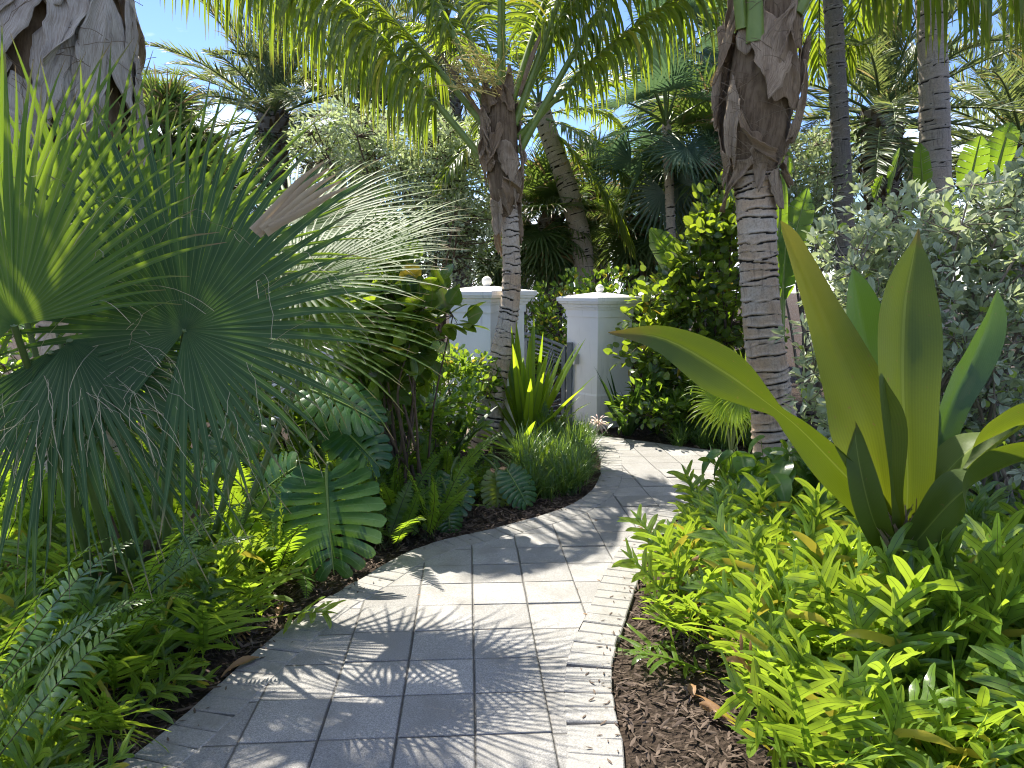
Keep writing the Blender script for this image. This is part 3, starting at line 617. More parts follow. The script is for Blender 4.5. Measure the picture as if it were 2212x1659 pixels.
mb.build('gate_frame', M['metal'], gt, smooth=False)
mb = MB()
for i in range(13):
    x0 = .93 - i * .02; z0 = .1 + .0 * i; q = i / 12
    P = [gp(.62 - .5 * t * (1.0 - .25 * q) - .0, .12 + (.05 + .75 * q) * (t ** 1.3) + .12 * q * t) for t in np.linspace(0, 1, 9)]; bar(P, .011)
for i in range(6): bar([gp(.62 + .33 * t, .35 + i * .12 + .03 * math.sin(t * PI)) for t in np.linspace(0, 1, 6)], .011)
for i in range(3): bar([gp(.1 + .52 * t, topz(.1 + .52 * t) - .12 - i * .05) for t in np.linspace(0, 1, 8)], .010)
mb.build('slats', M['metal'], gt)
mb = MB(); box(mb, gp(-.06, .83) + A3(.0, -.06, 0), (.09, .03, .13), rad(36), bev=.004); mb.build('latch', M['steel'], gt, smooth=False)
# low white wall running from the left pillar, mostly behind leaves
o = thing('garden_wall', 'low white wall running off behind the left gate pillar', 'wall', ctr2 + A3(-.4, .25, 0)); mb = MB(); box(mb, (-2.2, .9, .42), (4.6, .2, .9), rad(-22), bev=.01); mb.build('wall_face', M['stucco'], o, smooth=False)
mb = MB(); box(mb, (-2.2, .9, .905), (4.64, .27, .07), rad(-22), bev=.012); mb.build('coping', M['stucco'], o, smooth=False)
o = thing('light_pole', 'thin grey pole standing behind the gate beside the leaning palm trunk', 'pole', W(1136, 640, 15) * A3(1, 1, 0)); mb = MB(); tube(mb, [(0, 0, 0), (0, 0, 2.6)], .045, 10); mb.build('shaft', M['steel'], o)
mb = MB(); tube(mb, [(0, 0, 0), (0, 0, .12)], .09, 10); mb.build('foot', M['steel'], o)
# stand-in house for a far white boat-like shape seen through the gate
pb = W(1150, 675, 32); o = thing('far_white_shape', 'white boat-like shape far beyond the gate, built as a small house', 'building', pb * A3(1, 1, 0)); mb = MB(); box(mb, (0, 0, .62), (3.4, 3, 1.3)); mb.build('wall_face', M['stucco'], o, smooth=False)
mb = MB(); V, F = sqring([(1.272, 2.0), (1.36, 2.0), (1.75, .6)], 0); mb.add(V, F); mb.build('roof', plain_mat('white_roof', (.7, .71, .72), (.8, .8, .8), 8, .5, .1), o, smooth=False)

# ================================================================== COCONUT PALM BY THE GATE (centre)
Yc = float(G(1045, 957)[1]); cb = G(1045, 957)
cp = thing('coconut_palm', 'coconut palm with leaning ringed trunk in front of the left white pillar', 'palm tree', cb)
cc_ = [cb + A3(-.03, 0, -.1)] + [W(x, y, Yc) for x, y in ((1044, 945), (1058, 880), (1080, 775), (1097, 690), (1105, 610), (1104, 530), (1099, 455), (1092, 400))]
mb = MB(); trunk(mb, cc_, [.22, .19, .145, .122, .112, .102, .096, .092, .092, .095], .068, 40, .011, .012, seed=3); mb.build('trunk', M['bark'], cp, cb)
ax = spline([W(1094, 470, Yc), W(1088, 400, Yc), W(1086, 320, Yc), W(1084, 240, Yc), W(1083, 190, Yc)], 30); rs = [.11, .16, .175, .17, .15, .12]
mb = MB(); tube(mb, ax, np.interp(np.linspace(0, 1, 30), np.linspace(0, 1, 6), rs) * .92, 24, .2, rmul=1 + .05 * R.normal(0, 1, (30, 25)).cumsum(0) * .15); mb.build('crown_shaft', M['fibre'], cp, cb)
sheaths(cp, cb, ax, rs, 28, M['sheath'], 5, (.3, .75), (.2, .42), .05, down=.4); fibres(cp, cb, ax, rs, 160, 6, M['fibre'])
def fronds(o, off, lst, lmat, rmat, **kw):
    for (base, az, el, Lf, bend, nl, ll, lw, hang, st_) in lst:
        l_, r_ = pinnate(base, rad(az), rad(el), Lf, bend, nl, ll, lw, hang=hang, start=st_, **kw)
        f_ = l_.build('frond', lmat, o, off); rc_ = r_.build('rachis', rmat, f_, None); rc_.location = -Vector(off)
crownp = lambda px, py: W(px, py, Yc)
FR = [  # base, azimuth (0 = away, -90 = to the picture's left), elevation, length, bend, leaflets, leaflet length, half width, hang, bare petiole share
    (crownp(1064, 370), -91, 50, 5.3, 1.2, 170, 1.38, .021, 2.7, .16),
    (crownp(1070, 280), -85, 66, 4.4, 1.0, 100, .9, .018, 2.4, .24),
    (crownp(1080, 240), 178, 82, 2.8, .5, 70, .85, .018, 2.0, .45),
    (crownp(1120, 330), 100, 60, 4.6, 1.02, 116, .95, .018, 2.6, .22),
    (crownp(1108, 270), 80, 66, 4.4, 1.05, 104, .9, .018, 2.4, .22),
    (crownp(1098, 250), 40, 66, 4.2, 1.0, 90, .85, .018, 2.2, .22),
    (crownp(1070, 250), -40, 64, 4.2, 1.0, 90, .85, .018, 2.2, .22),
    (crownp(1085, 230), 0, 78, 4.0, .6, 80, .8, .018, 1.6, .22),
    (crownp(1062, 290), -72, 50, 4.2, .8, 110, .95, .018, 2.4, .2),
    (crownp(1112, 270), 100, 70, 4.0, 1.1, 110, 1.0, .018, 2.4, .22),
    (crownp(1118, 300), 92, 46, 3.3, 1.0, 86, .85, .018, 2.3, .2)]
FR = [(*f[:6], f[6] * 1.1, *f[7:]) for f in FR]
fronds(cp, cb, FR, M['coco'], M['petiole'], rr=.034, ang=74, droop_power=.45)
mb = MB(); c0 = crownp(1080, 250)
for i in range(70):
    b0 = c0 + A3(R.normal(-.12, .14), R.normal(-.1, .12), R.uniform(.1, .5)); P = grow(b0, nrm(A3(R.normal(-.6, .5), R.normal(-.4, .5), R.uniform(0, .8))), R.uniform(.2, .45), 7, .6)[0]
    tube(mb, P, np.linspace(.006, .003, 7), 4, R.random(), cap=False)
    for q in P[2:]: ball(mb, q + R.normal(0, .012, 3), .009, 6)
mb.build('flower_stalk', M['flower'], cp, cb)['kind'] = 'stuff'
for (px, py, dx, dz) in ((1045, 250, -.38, .55), (1125, 210, .2, .55)):
    mb = MB(); P = grow(crownp(px, py), nrm(A3(dx, -.1, dz)), .75, 12, .1)[0]; ribs(mb, P, np.interp(np.linspace(0, 1, 12), [0, .5, .8, 1], [.03, .045, .03, .004]), A3(.6, -.8, 0), .8, .6, cols=5); mb.build('spathe', M['sheath'], cp, cb)

# ================================================================== PALM BY THE RIGHT BED (thick trunk)
rb = G(1688, 1037); Yr = float(rb[1])
rp = thing('palm_tree', 'thick ringed palm trunk with shaggy fibre collar between hedge and giant lily', 'palm tree', rb)
tc_ = [rb + A3(.03, .02, -.1)] + [W(x, y, Yr) for x, y in ((1696, 1030), (1684, 975), (1671, 900), (1651, 740), (1640, 600), (1632, 430), (1628, 350))]
mb = MB(); trunk(mb, tc_, [.25, .215, .172, .162, .158, .158, .163, .168], .085, 48, .01, .016, .018, seed=8); mb.build('trunk', M['bark'], rp, rb)
ax = spline([W(1628, 375, Yr), W(1629, 320, Yr), W(1640, 220, Yr), W(1650, 110, Yr), W(1655, 0, Yr), W(1655, -130, Yr)], 40); rs = [.19, .24, .29, .29, .27, .25, .2, .16]
mb = MB(); tube(mb, ax, np.interp(np.linspace(0, 1, 40), np.linspace(0, 1, 8), rs) * .9, 30, .2, rmul=1 + .008 * R.normal(0, 1, (40, 31)).cumsum(0)); mb.build('crown_shaft', M['fibre'], rp, rb)
sheaths(rp, rb, ax, rs, 36, M['sheath'], 17, (.22, .6), (.3, .75), .06, down=.45); fibres(rp, rb, ax, rs, 260, 16, M['fibre'], .35)
top = W(1655, -60, Yr)
def pet(o, off, p0, p1, r0, r1, mat=None, sag=0.0, name='petiole'):
    mb = MB(); petiole(mb, p0, p1, r0, r1, sag); return mb.build(name, mat or M['petiole'], o, off)
pet(rp, rb, W(1632, 92, Yr - .24), W(1630, -120, Yr - .3), .075, .05); pet(rp, rb, W(1604, 62, Yr - .2), W(1585, -120, Yr - .28), .05, .04); pet(rp, rb, W(1722, 30, Yr - .2), W(1790, -90, Yr - .2), .05, .04)
fronds(rp, rb, [(top + A3(.15, -.15, -.1), 108, 2, 3.9, .3, 120, 1.1, .02, 2.8, .12), (top + A3(.1, 0, 0), 70, 60, 3.8, .9, 76, .8, .02, 1.5, .22), (top, -60, 62, 3.6, .9, 76, .8, .02, 1.5, .22), (top, 170, 70, 3.6, .85, 80, .8, .02, 1.5, .22), (top, 10, 65, 3.6, .9, 70, .8, .02, 1.4, .22), (top, 100, 78, 3.6, .6, 70, .8, .02, 1.2, .22)], M['coco'], M['petiole'], rr=.036, ang=74, droop_power=.5)

# ================================================================== BIG SHAGGY PALM AT THE LEFT
lb_ = G(185, 1115); Yl = float(lb_[1])
lp = thing('palm_tree', 'massive palm trunk wrapped in grey leaf sheaths behind the fan palm', 'palm tree', lb_)
mb = MB(); trunk(mb, [lb_ + A3(0, 0, -.1), W(183, 1000, Yl), W(170, 700, Yl), W(150, 400, Yl), W(135, 250, Yl)], [.34, .29, .26, .26, .28], .08, 44, .012, .014, seed=21); mb.build('trunk', M['bark'], lp, lb_)
ax = spline([W(150, 420, Yl), W(140, 300, Yl), W(132, 150, Yl), W(128, 0, Yl), W(125, -160, Yl)], 40); rs = [.3, .38, .43, .44, .42, .36, .28]
mb = MB(); tube(mb, ax, np.interp(np.linspace(0, 1, 40), np.linspace(0, 1, 7), rs) * .93, 32, .3, rmul=1 + .006 * R.normal(0, 1, (40, 33)).cumsum(0)); mb.build('crown_shaft', M['fibre'], lp, lb_)
sheaths(lp, lb_, ax, rs, 64, M['sheath_grey'], 31, (.16, .4), (.45, .95), .06, down=.85); fibres(lp, lb_, ax, rs, 240, 36, M['fibre'], .4)
top = W(125, -160, Yl)
fronds(lp, lb_, [(top, 165, 62, 3.6, .85, 76, .8, .021, 1.4, .2), (top, 40, 72, 3.4, .6, 76, .8, .021, 1.4, .2), (top, 110, 74, 3.2, .5, 76, .8, .021, 1.4, .2)], M['coco'], M['petiole'], rr=.036)

# ================================================================== LARGE FAN PALM (left foreground)
fb = A3(-1.95, 3.75, 0)
fp = thing('fan_palm', 'large fan palm with pleated green leaves and hanging threads filling the left side', 'palm', fb)
def fanleaf(o, off, hub, axis, normal, Rf, base, mat='fan', nseg=46, A=150, split=.5, droop=.5, cup=.15, pleat=.4, nth=0, back=1.0, pr=(.022, .012), pm='petiole_dark', sag=.05, name='leaf', label=None):
    mb = MB(); tb = MB() if nth else None; fan(mb, hub, axis, normal, Rf, nseg, A, split, droop, cup=cup, pleat=pleat, back=back, fil=(tb, nth) if nth else None)
    f = mb.build(name, M[mat], o, off)
    if label: f['label'] = label
    if base is not None:
        mb = MB(); petiole(mb, base, hub, pr[0], pr[1], sag); p_ = mb.build('petiole', M[pm], f, None); p_.location = -Vector(off)
    if nth: t_ = tb.build('threads', M['thread'], f, None); t_['kind'] = 'stuff'; t_.location = -Vector(off)
    return f
b = lambda dx=0, dy=0: fb + A3(dx, dy, .05)
fanleaf(fp, fb, W(30, 702, 2.6), A3(-.55, .12, 1), A3(.15, -1, .1), .92, b(-.1, -.2), 'fan', 46, 108, .46, .2, .12, back=1.2, nth=40)
fanleaf(fp, fb, W(400, 712, 2.8), A3(.35, .2, 1), A3(-.1, -1, .22), .86, b(.1, 0), 'fan_shaded', 60, 165, .48, .26, .10, nth=90)
fanleaf(fp, fb, W(640, 610, 3.75), A3(.8, .35, .42), A3(-.3, -.55, .8), .86, b(.25, .1), 'fan', 52, 120, .38, .22, .1, nth=30)
fanleaf(fp, fb, W(580, 700, 3.5), A3(.9, -.1, -.1), A3(-.1, -.65, .8), .82, b(.2, 0), 'fan', 50, 105, .38, .35, .1, nth=30)
fanleaf(fp, fb, W(150, 735, 2.75), A3(.65, -.15, -.75), A3(.5, -.8, .5), .98, b(.05, -.1), 'fan_shaded', 26, 62, .32, .4, .1, nth=60)
fanleaf(fp, fb, W(110, 760, 2.75), A3(.55, -.2, -.9), A3(.3, -.95, .2), .82, b(0, -.2), 'fan_shaded', 32, 80, .38, .45, .1, nth=60)
fanleaf(fp, fb, W(300, 560, 4.2), A3(-.05, .35, 1), A3(.1, -1, .25), .95, b(0, .2), 'fan', 46, 150, .45, .25, .12)
fanleaf(fp, fb, W(90, 600, 4.1), A3(-.2, .2, 1), A3(.1, -1, .1), .95, b(-.2, .2), 'fan', 44, 150, .45, .2, .12)
fanleaf(fp, fb, W(760, 560, 4.1), A3(.75, .5, .55), A3(-.4, -.5, .8), .72, b(.3, .3), 'fan', 40, 110, .42, .3, .1)
fanleaf(fp, fb, W(470, 640, 4.2), A3(.4, .6, .5), A3(-.1, -.7, .7), .9, b(.1, .3), 'fan', 46, 150, .45, .5, .1)
fanleaf(fp, fb, W(200, 580, 3.9), A3(.1, .25, 1), A3(.1, -1, .2), 1.15, b(-.1, .2), 'fan', 54, 120, .42, .12, .14)
fanleaf(fp, fb, W(380, 600, 3.8), A3(.25, .3, 1), A3(0, -1, .3), 1.1, b(0, .2), 'fan', 54, 115, .42, .15, .14)
fanleaf(fp, fb, W(640, 490, 4.4), A3(.85, .25, .3), A3(-.3, -.6, .75), .95, b(.2, .3), 'fan', 50, 115, .4, .3, .12)
fanleaf(fp, fb, W(20, 560, 3.6), A3(.0, .2, 1), A3(.1, -1, .1), 1.1, b(-.3, .1), 'fan', 54, 125, .42, .12, .14)
mb = MB()
for i in range(5):   # the bent, dried leaf
    p0 = W(545 + i * 9, 498 - i * 2 + (i % 2) * 9, 2.5); p1 = W(640 + i * 12, 400 + i * 9, 2.55); p2 = W(700 + i * 12, 350 + i * 14, 2.62)
    ribs(mb, spline([p0, p1, p2], 10), np.interp(np.linspace(0, 1, 10), [0, .3, 1], [.016, .015, .003]), A3(.4, .2, .9), .8, R.random())
dl = mb.build('leaf', M['fan_dead'], fp, fb); dl['label'] = 'dried pale leaf folded over on itself'
mb = MB()
for i in range(12):
    a_ = R.random() * 6.28; P = grow(fb + A3(.1 * math.cos(a_), .1 * math.sin(a_), .0), nrm(A3(math.cos(a_) * .4, math.sin(a_) * .4, 1)), R.uniform(.3, .6), 8, .1)[0]; ribs(mb, P, np.linspace(.06, .015, 8), A3(-math.sin(a_), math.cos(a_), 0), .5, R.random(), cols=5)
mb.build('stem_base', M['fibre'], fp, fb)

# ================================================================== GIANT LILY (right foreground)
lb0 = W(1930, 1235, 3.15); lb0[2] = 0; Yq = 3.15
gl_ = thing('giant_lily', 'giant crinum lily with broad upright olive green leaves right of the path', 'lily plant', lb0)
mb = MB(); tube(mb, spline([lb0 + A3(0, 0, -.05), lb0 + A3(.01, 0, .2), W(1932, 1260, Yq), W(1938, 1180, Yq)], 24), np.linspace(.13, .07, 24), 20, .6, rmul=1 + .02 * np.sin(np.linspace(0, 6.28 * 5, 21))[None]); mb.build('stem', M['petiole_dark'], gl_, lb0)
def strap(o, off, pts, w, mat, wp=([0, .12, .4, .7, .92, 1], [.55, .6, 1, .85, .3, .02]), side=None, fold=.3, n=34, cols=11, wave=.10, wf=1.3, cup=0.0, name='leaf', label=None):
    P = spline(pts, n); T = nrm(np.gradient(P, axis=0)); S = side if side is not None else np.cross(T, ZUP)
    if isinstance(S, list): S = nrm(spline(S, n))
    wpx = np.linspace(0, 1, n); k = spline(np.stack([wp[0], wp[1], 0 * np.array(wp[0])], -1), 200); ww = np.interp(wpx, k[:, 0], k[:, 1])
    mb = MB(); ribs(mb, P, w * np.maximum(ww, .01), S, fold, R.random(), cols, wave, wf, cup=cup); f = mb.build(name, M[mat], o, off)
    if label: f['label'] = label
    return f
q = lambda x, y, d=0: W(x, y, Yq + d)
strap(gl_, lb0, [q(1922, 1185, .0), q(1877, 1085, -.08), q(1804, 1004, -.14), q(1723, 922, -.17), q(1654, 868, -.18), q(1559, 800, -.16), q(1432, 731, -.08), q(1314, 718, .02)], .098, 'crinum', ([0, .15, .3, .44, .52, .6, .72, .86, 1], [.5, .8, .8, .52, .3, .6, 1.0, .55, .02]), side=[A3(.85, -.4, .35), A3(.7, -.6, .5), A3(.4, -.5, .75), A3(.5, -.2, .8), A3(.4, -.3, .85)], fold=.42, wave=.16, wf=1.7)
strap(gl_, lb0, [q(1931, 1180, -.06), q(1904, 1067, -.15), q(1877, 940, -.16), q(1841, 840, -.12), q(1786, 704, -.03), q(1732, 577, .04), q(1686, 477, .08)], .142, 'crinum_yellow', ([0, .15, .35, .5, .7, .85, .95, 1], [.42, .5, 1, .82, .5, .38, .26, .02]), side=[A3(.95, -.2, .2), A3(.9, -.3, .35), A3(.95, -.1, .35), A3(.8, .3, .4)], fold=.5, wave=.2, wf=1.6, label='leaf turning yellow toward its brown edged tip')
strap(gl_, lb0, [q(1955, 1170, -.12), q(1960, 1030, -.17), q(1949, 830, -.15), q(1954, 665, -.04), q(1972, 560, .03), q(1984, 494, .06)], .15, 'crinum', ([0, .2, .5, .75, .88, 1], [.43, .6, 1, .5, .17, .02]), side=A3(1, .1, .05), fold=.5, cup=.12, wave=.14)
strap(gl_, lb0, [q(1940, 1150, .06), q(1905, 950, .16), q(1877, 800, .2), q(1859, 690, .22), q(1842, 580, .22)], .09, 'crinum_dark', ([0, .15, .5, .75, .92, 1], [.5, .6, .95, 1, .55, .03]), side=A3(1, .2, 0), fold=.4, label='dark green upright leaf')
strap(gl_, lb0, [q(1975, 1120, .06), q(1997, 930, .14), q(2010, 750, .18), q(2023, 652, .2)], .042, 'crinum_yellow', side=A3(1, .2, 0), fold=.6)
strap(gl_, lb0, [q(1968, 1170, -.06), q(2000, 1030, -.06), q(2049, 890, -.02), q(2097, 790, .05), q(2132, 705, .1), q(2155, 625, .12)], .09, 'crinum_dark', ([0, .2, .45, .7, .88, 1], [.6, .7, .75, 1, .7, .03]), side=[A3(.9, .1, .3), A3(.9, .25, .45), A3(.85, .45, .2)], fold=.42, label='dark green leaf leaning right')
strap(gl_, lb0, [q(1968, 1180, -.1), q(2022, 1055, -.16), q(2086, 980, -.2), q(2158, 938, -.24), q(2250, 905, -.28), q(2400, 915, -.3)], .085, 'crinum', ([0, .15, .4, .6, .92, 1], [.6, .7, .9, 1, .5, .03]), side=[A3(.7, -.6, .4), A3(.35, -.75, .6), A3(.2, -.7, .75)], fold=.5, wave=.25)
strap(gl_, lb0, [q(1962, 1190, -.15), q(2049, 1090, -.28), q(2122, 1035, -.36), q(2230, 990, -.44), q(2400, 970, -.5)], .09, 'crinum', ([0, .15, .4, .6, .92, 1], [.6, .75, .95, 1, .5, .03]), side=[A3(.7, -.6, .4), A3(.3, -.75, .6), A3(.2, -.7, .75)], fold=.5, wave=.25)
strap(gl_, lb0, [q(1915, 1185, -.1), q(1882, 1110, -.2), q(1856, 1000, -.2), q(1842, 900, -.14)], .06, 'crinum', ([0, .2, .5, .8, 1], [.7, .9, 1, .6, .03]), side=[A3(.9, -.2, .3), A3(.9, -.4, .3)], fold=.5)
strap(gl_, lb0, [q(1955, 1185, .1), q(2060, 1050, .4), q(2200, 930, .6), q(2310, 880, .8)], .09, 'crinum', side=A3(.3, -.8, .5), fold=.45)
strap(gl_, lb0, [q(1950, 1190, .1), q(1930, 1050, .25), q(1900, 960, .45), q(1850, 900, .7)], .08, 'crinum', side=A3(.8, .5, .2), fold=.45)
mb = MB()
for i in range(26):
    P = grow(q(1950 + R.normal(0, 14), 1180, -.16), nrm(A3(R.normal(0, .35), R.normal(-.1, .2), 1)), R.uniform(.08, .26), 7, .5)[0]; ribs(mb, P, np.linspace(.012, .003, 7), A3(1, R.normal(0, .5), .2), .5, R.random())
mb.build('dry_sheath', M['sheath'], gl_, lb0)

# ================================================================== SHRUBS AND TREES
def grove(px, py, Y): return W(px, py, Y)
def gnd(px, Y): w = W(px, 700, Y); return A3(w[0], Y, 0)
# silver buttonwoods
shrub('silver_buttonwood', 'silvery grey shrub with small pale leaves behind the giant lily', 'shrub', gnd(2010, 4.6), [(W(1990, 720, 4.7), (.75, .5, .68)), (W(2200, 640, 4.5), (.7, .5, .8)), (W(1860, 720, 4.9), (.5, .4, .75)), (W(2000, 520, 4.8), (.8, .45, .42)), (W(2150, 950, 4.6), (.8, .5, .5)), (W(1780, 950, 4.9), (.25, .3, .5)), (W(2300, 420, 4.5), (.5, .4, .4))], 11000, .076, .019, OBOV, M['silver'], M['wood'], 60, .035, 10, br=.02, stems=[gnd(2010, 4.5), gnd(1960, 4.6), gnd(2130, 4.6), gnd(1850, 4.8), gnd(2230, 4.4)])
shrub('silver_buttonwood', 'tall pale silvery tree between the fan palm and the coconut trunk', 'tree', gnd(930, 12), [(W(900, 430, 12), (1.35, .8, 1.25)), (W(760, 330, 12.4), (1.0, .8, .8)), (W(980, 520, 11.6), (.75, .7, 1.1)), (W(800, 560, 12), (1.2, .8, .8)), (W(950, 330, 12), (.8, .7, .6)), (W(690, 520, 12.6), (.8, .7, .9))], 26000, .085, .021, OBOV, M['silver_far'], M['darkwood'], 34, .17, 26, br=.055)
shrub('silver_buttonwood', 'far silvery bush just right of the thick palm trunk', 'shrub', gnd(1760, 10), [(W(1770, 400, 10), (.55, .5, .75)), (W(1720, 480, 10), (.4, .4, .8)), (W(1830, 520, 10), (.6, .4, .5))], 5200, .075, .019, OBOV, M['silver_far'], M['wood'], 12, .13, 20, br=.03)
# sea grapes
shrub('sea_grape', 'sea grape bush with round dark leaves left of the left pillar', 'shrub', gnd(885, 5.45), [(W(875, 695, 5.4), (.32, .3, .34)), (W(915, 650, 5.3), (.14, .2, .2)), (W(840, 790, 5.5), (.36, .3, .33)), (W(955, 715, 5.2), (.09, .1, .11)), (W(820, 610, 5.6), (.28, .3, .3)), (W(985, 690, 5.3), (.04, .05, .05))], 520, .15, .078, ROUND, M['grape'], M['darkwood'], 14, .13, 6, br=.02, fold=.16)
shrub('sea_grape', 'yellow green sea grape sprigs between the fan palm tips and the silvery tree', 'shrub', gnd(800, 6.8), [(W(770, 680, 6.8), (.5, .4, .5)), (W(810, 560, 6.9), (.3, .3, .4)), (W(830, 470, 7), (.1, .12, .14))], 420, .12, .062, ROUND, M['under'], M['darkwood'], 10, .14, 6, br=.018, fold=.16)
shrub('sea_grape', 'tall sea grape hedge with red tinged leaves left of the thick palm trunk', 'hedge', gnd(1530, 8.6), [(W(1540, 620, 8.6), (.5, .45, .95)), (W(1440, 690, 8.6), (.55, .4, .55)), (W(1560, 480, 8.8), (.38, .4, .5)), (W(1480, 800, 8.5), (.6, .4, .35)), (W(1390, 790, 8.4), (.3, .3, .35)), (W(1600, 760, 8.6), (.45, .4, .6))], 2900, .115, .05, ROUND, M['grape'], M['darkwood'], 22, .15, 8, br=.024, fold=.18)
shrub('sea_grape', 'light green bushes of rounded leaves behind the monstera', 'shrub', gnd(640, 6.2), [(W(650, 850, 6.2), (.8, .5, .4)), (W(520, 760, 6.6), (.9, .5, .6)), (W(760, 860, 6.0), (.5, .4, .3)), (W(380, 850, 6.4), (.8, .5, .5))], 1500, .12, .05, ROUND, M['under'], M['darkwood'], 16, .16, 8, br=.02, fold=.2)
# clusia hedge behind the gate and low clipped hedge at the left pillar
shrub('clusia_hedge', 'bright green clusia hedge behind the right pillar', 'hedge', gnd(1350, 10.2), [(W(1300, 640, 10), (.6, .4, .34)), (W(1430, 640, 10), (.7, .4, .36)), (W(1180, 690, 10.4), (.5, .4, .42)), (W(1350, 720, 10), (.9, .4, .5)), (W(1180, 780, 10.2), (.6, .4, .5))], 4200, .085, .032, OBOV, M['clusia'], M['darkwood'], 18, .12, 14, br=.02, fold=.2, upb=.7)
shrub('clusia_hedge', 'low yellow green hedge in front of the left pillar', 'hedge', gnd(985, 7.7), [(W(975, 810, 7.7), (.42, .3, .26)), (W(930, 850, 7.6), (.4, .3, .3)), (W(1030, 830, 7.8), (.25, .25, .26))], 1500, .07, .024, OBOV, M['clusia'], M['darkwood'], 14, .09, 12, br=.014, fold=.2, upb=.7)
shrub('understorey_shrub', 'dark leafy shrub at the foot of the sea grape hedge', 'shrub', gnd(1470, 8.2), [(W(1450, 870, 8.1), (.6, .35, .3)), (W(1560, 850, 8.3), (.5, .35, .4)), (W(1370, 880, 8.3), (.3, .3, .25))], 1100, .12, .03, LANCE, M['under'], M['darkwood'], 10, .13, 10, br=.012)
shrub('understorey_shrub', 'dark leafy shrub below the sea grape bush and left of the leaning trunk', 'shrub', gnd(860, 6.2), [(W(850, 900, 6.1), (.5, .35, .28)), (W(960, 900, 6.6), (.35, .3, .3)), (W(740, 920, 5.8), (.5, .35, .3))], 1100, .13, .034, LANCE, M['under'], M['darkwood'], 10, .13, 10, br=.012)
shrub('understorey_shrub', 'shaded green shrubs behind the fan palm stems', 'shrub', gnd(150, 6.6), [(W(60, 900, 6.6), (1.3, .5, .6)), (W(330, 930, 6.3), (1.0, .5, .4)), (W(150, 740, 7.2), (1.4, .5, .8)), (W(-150, 800, 6.6), (.8, .5, 1.0))], 2600, .14, .036, LANCE, M['under'], M['darkwood'], 14, .17, 12, br=.016)

# ================================================================== FAR PALMS
def mk(fn):
    o = fn(); return proto(o)
FANP, FEATH = {}, {}
def fanproto(mat, Rf, key, nseg=30, droop=.6, pl=.7):
    lst = []
    for el in (75, 50, 25, 0, -25, -50, -72):
        mb = MB(); D = A3(0, math.cos(rad(el)), math.sin(rad(el))); P = grow((0, 0, 0), D, pl, 8, .25)[0]; tube(mb, P, np.linspace(.02, .01, 8), 5, .5, 1, cap=False)
        T = nrm(P[-1] - P[-2]); T2 = nrm(T + A3(0, 0, -.25)); Nn = np.cross(A3(1, 0, 0), T2); fan(mb, P[-1], T2, Nn, Rf, nseg, 135, .42, droop, seg=7, cup=.12, pleat=.35)
        lst.append(proto(mb.build('frond', [M[mat], M['petiole_dark']])))
    FANP[key] = lst
fanproto('fan_far', .72, 'sabal', 30, .8, .55); fanproto('thatch', .62, 'thatch', 30, .4, .6)
def featherproto(key, mat, Lf, nl, ll, lw, hang, vee, bend, els=(80, 62, 42, 22, 2, -20, -42)):
    lst = []
    for el in els:
        a_, b_ = pinnate((0, 0, 0), 0, rad(el), Lf, bend, nl, ll, lw, 50, hang, .14, vee, 5, .022, jit=.22); mb = a_
        for V, F, U, A_, M_ in zip(b_.V, b_.F, b_.U, b_.A, b_.M): mb.add(V, F - 0, U, A_, 1) if False else None
        n0 = 0
        for V, F, U, A_ in zip(b_.V, b_.F, b_.U, b_.A):
            mb.add(V, F - n0, U, A_, 1); n0 += len(V)
        lst.append(proto(mb.build('frond', [M[mat], M['petiole_dark']])))
    FEATH[key] = lst
featherproto('date', 'date', 2.9, 84, .42, .012, .25, .35, .75); featherproto('coco', 'coco', 3.0, 60, .75, .02, 1.4, 0, .95)
def palm(name, label, base, topp, rt, key, nf, tmat, kind, lean=None, seed=1, sc=1.0, boots=False, flip=1.0, spacing=.06):
    base = np.asarray(base, float); topp = np.asarray(topp, float); rg = np.random.default_rng(seed)
    o = thing(name, label, 'palm tree', base); mid = (base + topp) / 2 + (lean if lean is not None else 0)
    mb = MB(); trunk(mb, [base + A3(0, 0, -.1), mid, topp], rt, spacing, 26, .02, .02 if not boots else .01, .03, seed=seed); mb.build('trunk', M[tmat], o, base)
    if boots:   # old leaf bases in a criss-cross jacket
        bb_ = MB(); H = topp - base; nb_ = int(np.linalg.norm(H) * 60)
        for i in range(nb_):
            t = i / nb_; c = base + H * t; a_ = i * 2.399; r = np.interp(t, np.linspace(0, 1, len(rt)), rt); out = A3(math.cos(a_), math.sin(a_), 0)
            P = grow(c + out * r * .9, nrm(out * .8 + ZUP * .9), rg.uniform(.12, .22), 4, -.2)[0]; ribs(bb_, P, np.array([.05, .045, .03, .02]), np.cross(out, ZUP), -.5, rg.random())
        bb_.build('leaf_bases', M['boot'], o, base)
    lib = FANP.get(key) or FEATH.get(key)
    for i in range(nf):
        t = i / nf; k = min(len(lib) - 1, int(t * len(lib) + rg.normal(0, .4))); k = max(0, k)
        inst(lib[k], o, Vector(topp - base) + Vector((0, 0, -.25 * t + rg.normal(0, .03))), i * 2.399 + rg.normal(0, .2), sc * rg.uniform(.85, 1.12), rg.normal(0, .06), rg.normal(0, .1))
    return o
def pxpalm(name, label, bx, tx, ty, Y, rt, key, nf, tmat, kind=None, **k):
    return palm(name, label, gnd(bx, Y), W(tx, ty, Y), rt, key, nf, tmat, kind, **k)
pxpalm('cabbage_palm', 'dark cabbage palm with hanging skirt above the gap between the pillars', 1190, 1190, 470, 13, [.2, .2, .22], 'sabal', 66, 'bark_dark', boots=True, seed=41, sc=1.0)
pxpalm('cabbage_palm', 'cabbage palm with criss-cross trunk above the right pillar', 1370, 1395, 470, 13.5, [.26, .25, .3], 'sabal', 64, 'bark_dark', boots=True, seed=42)
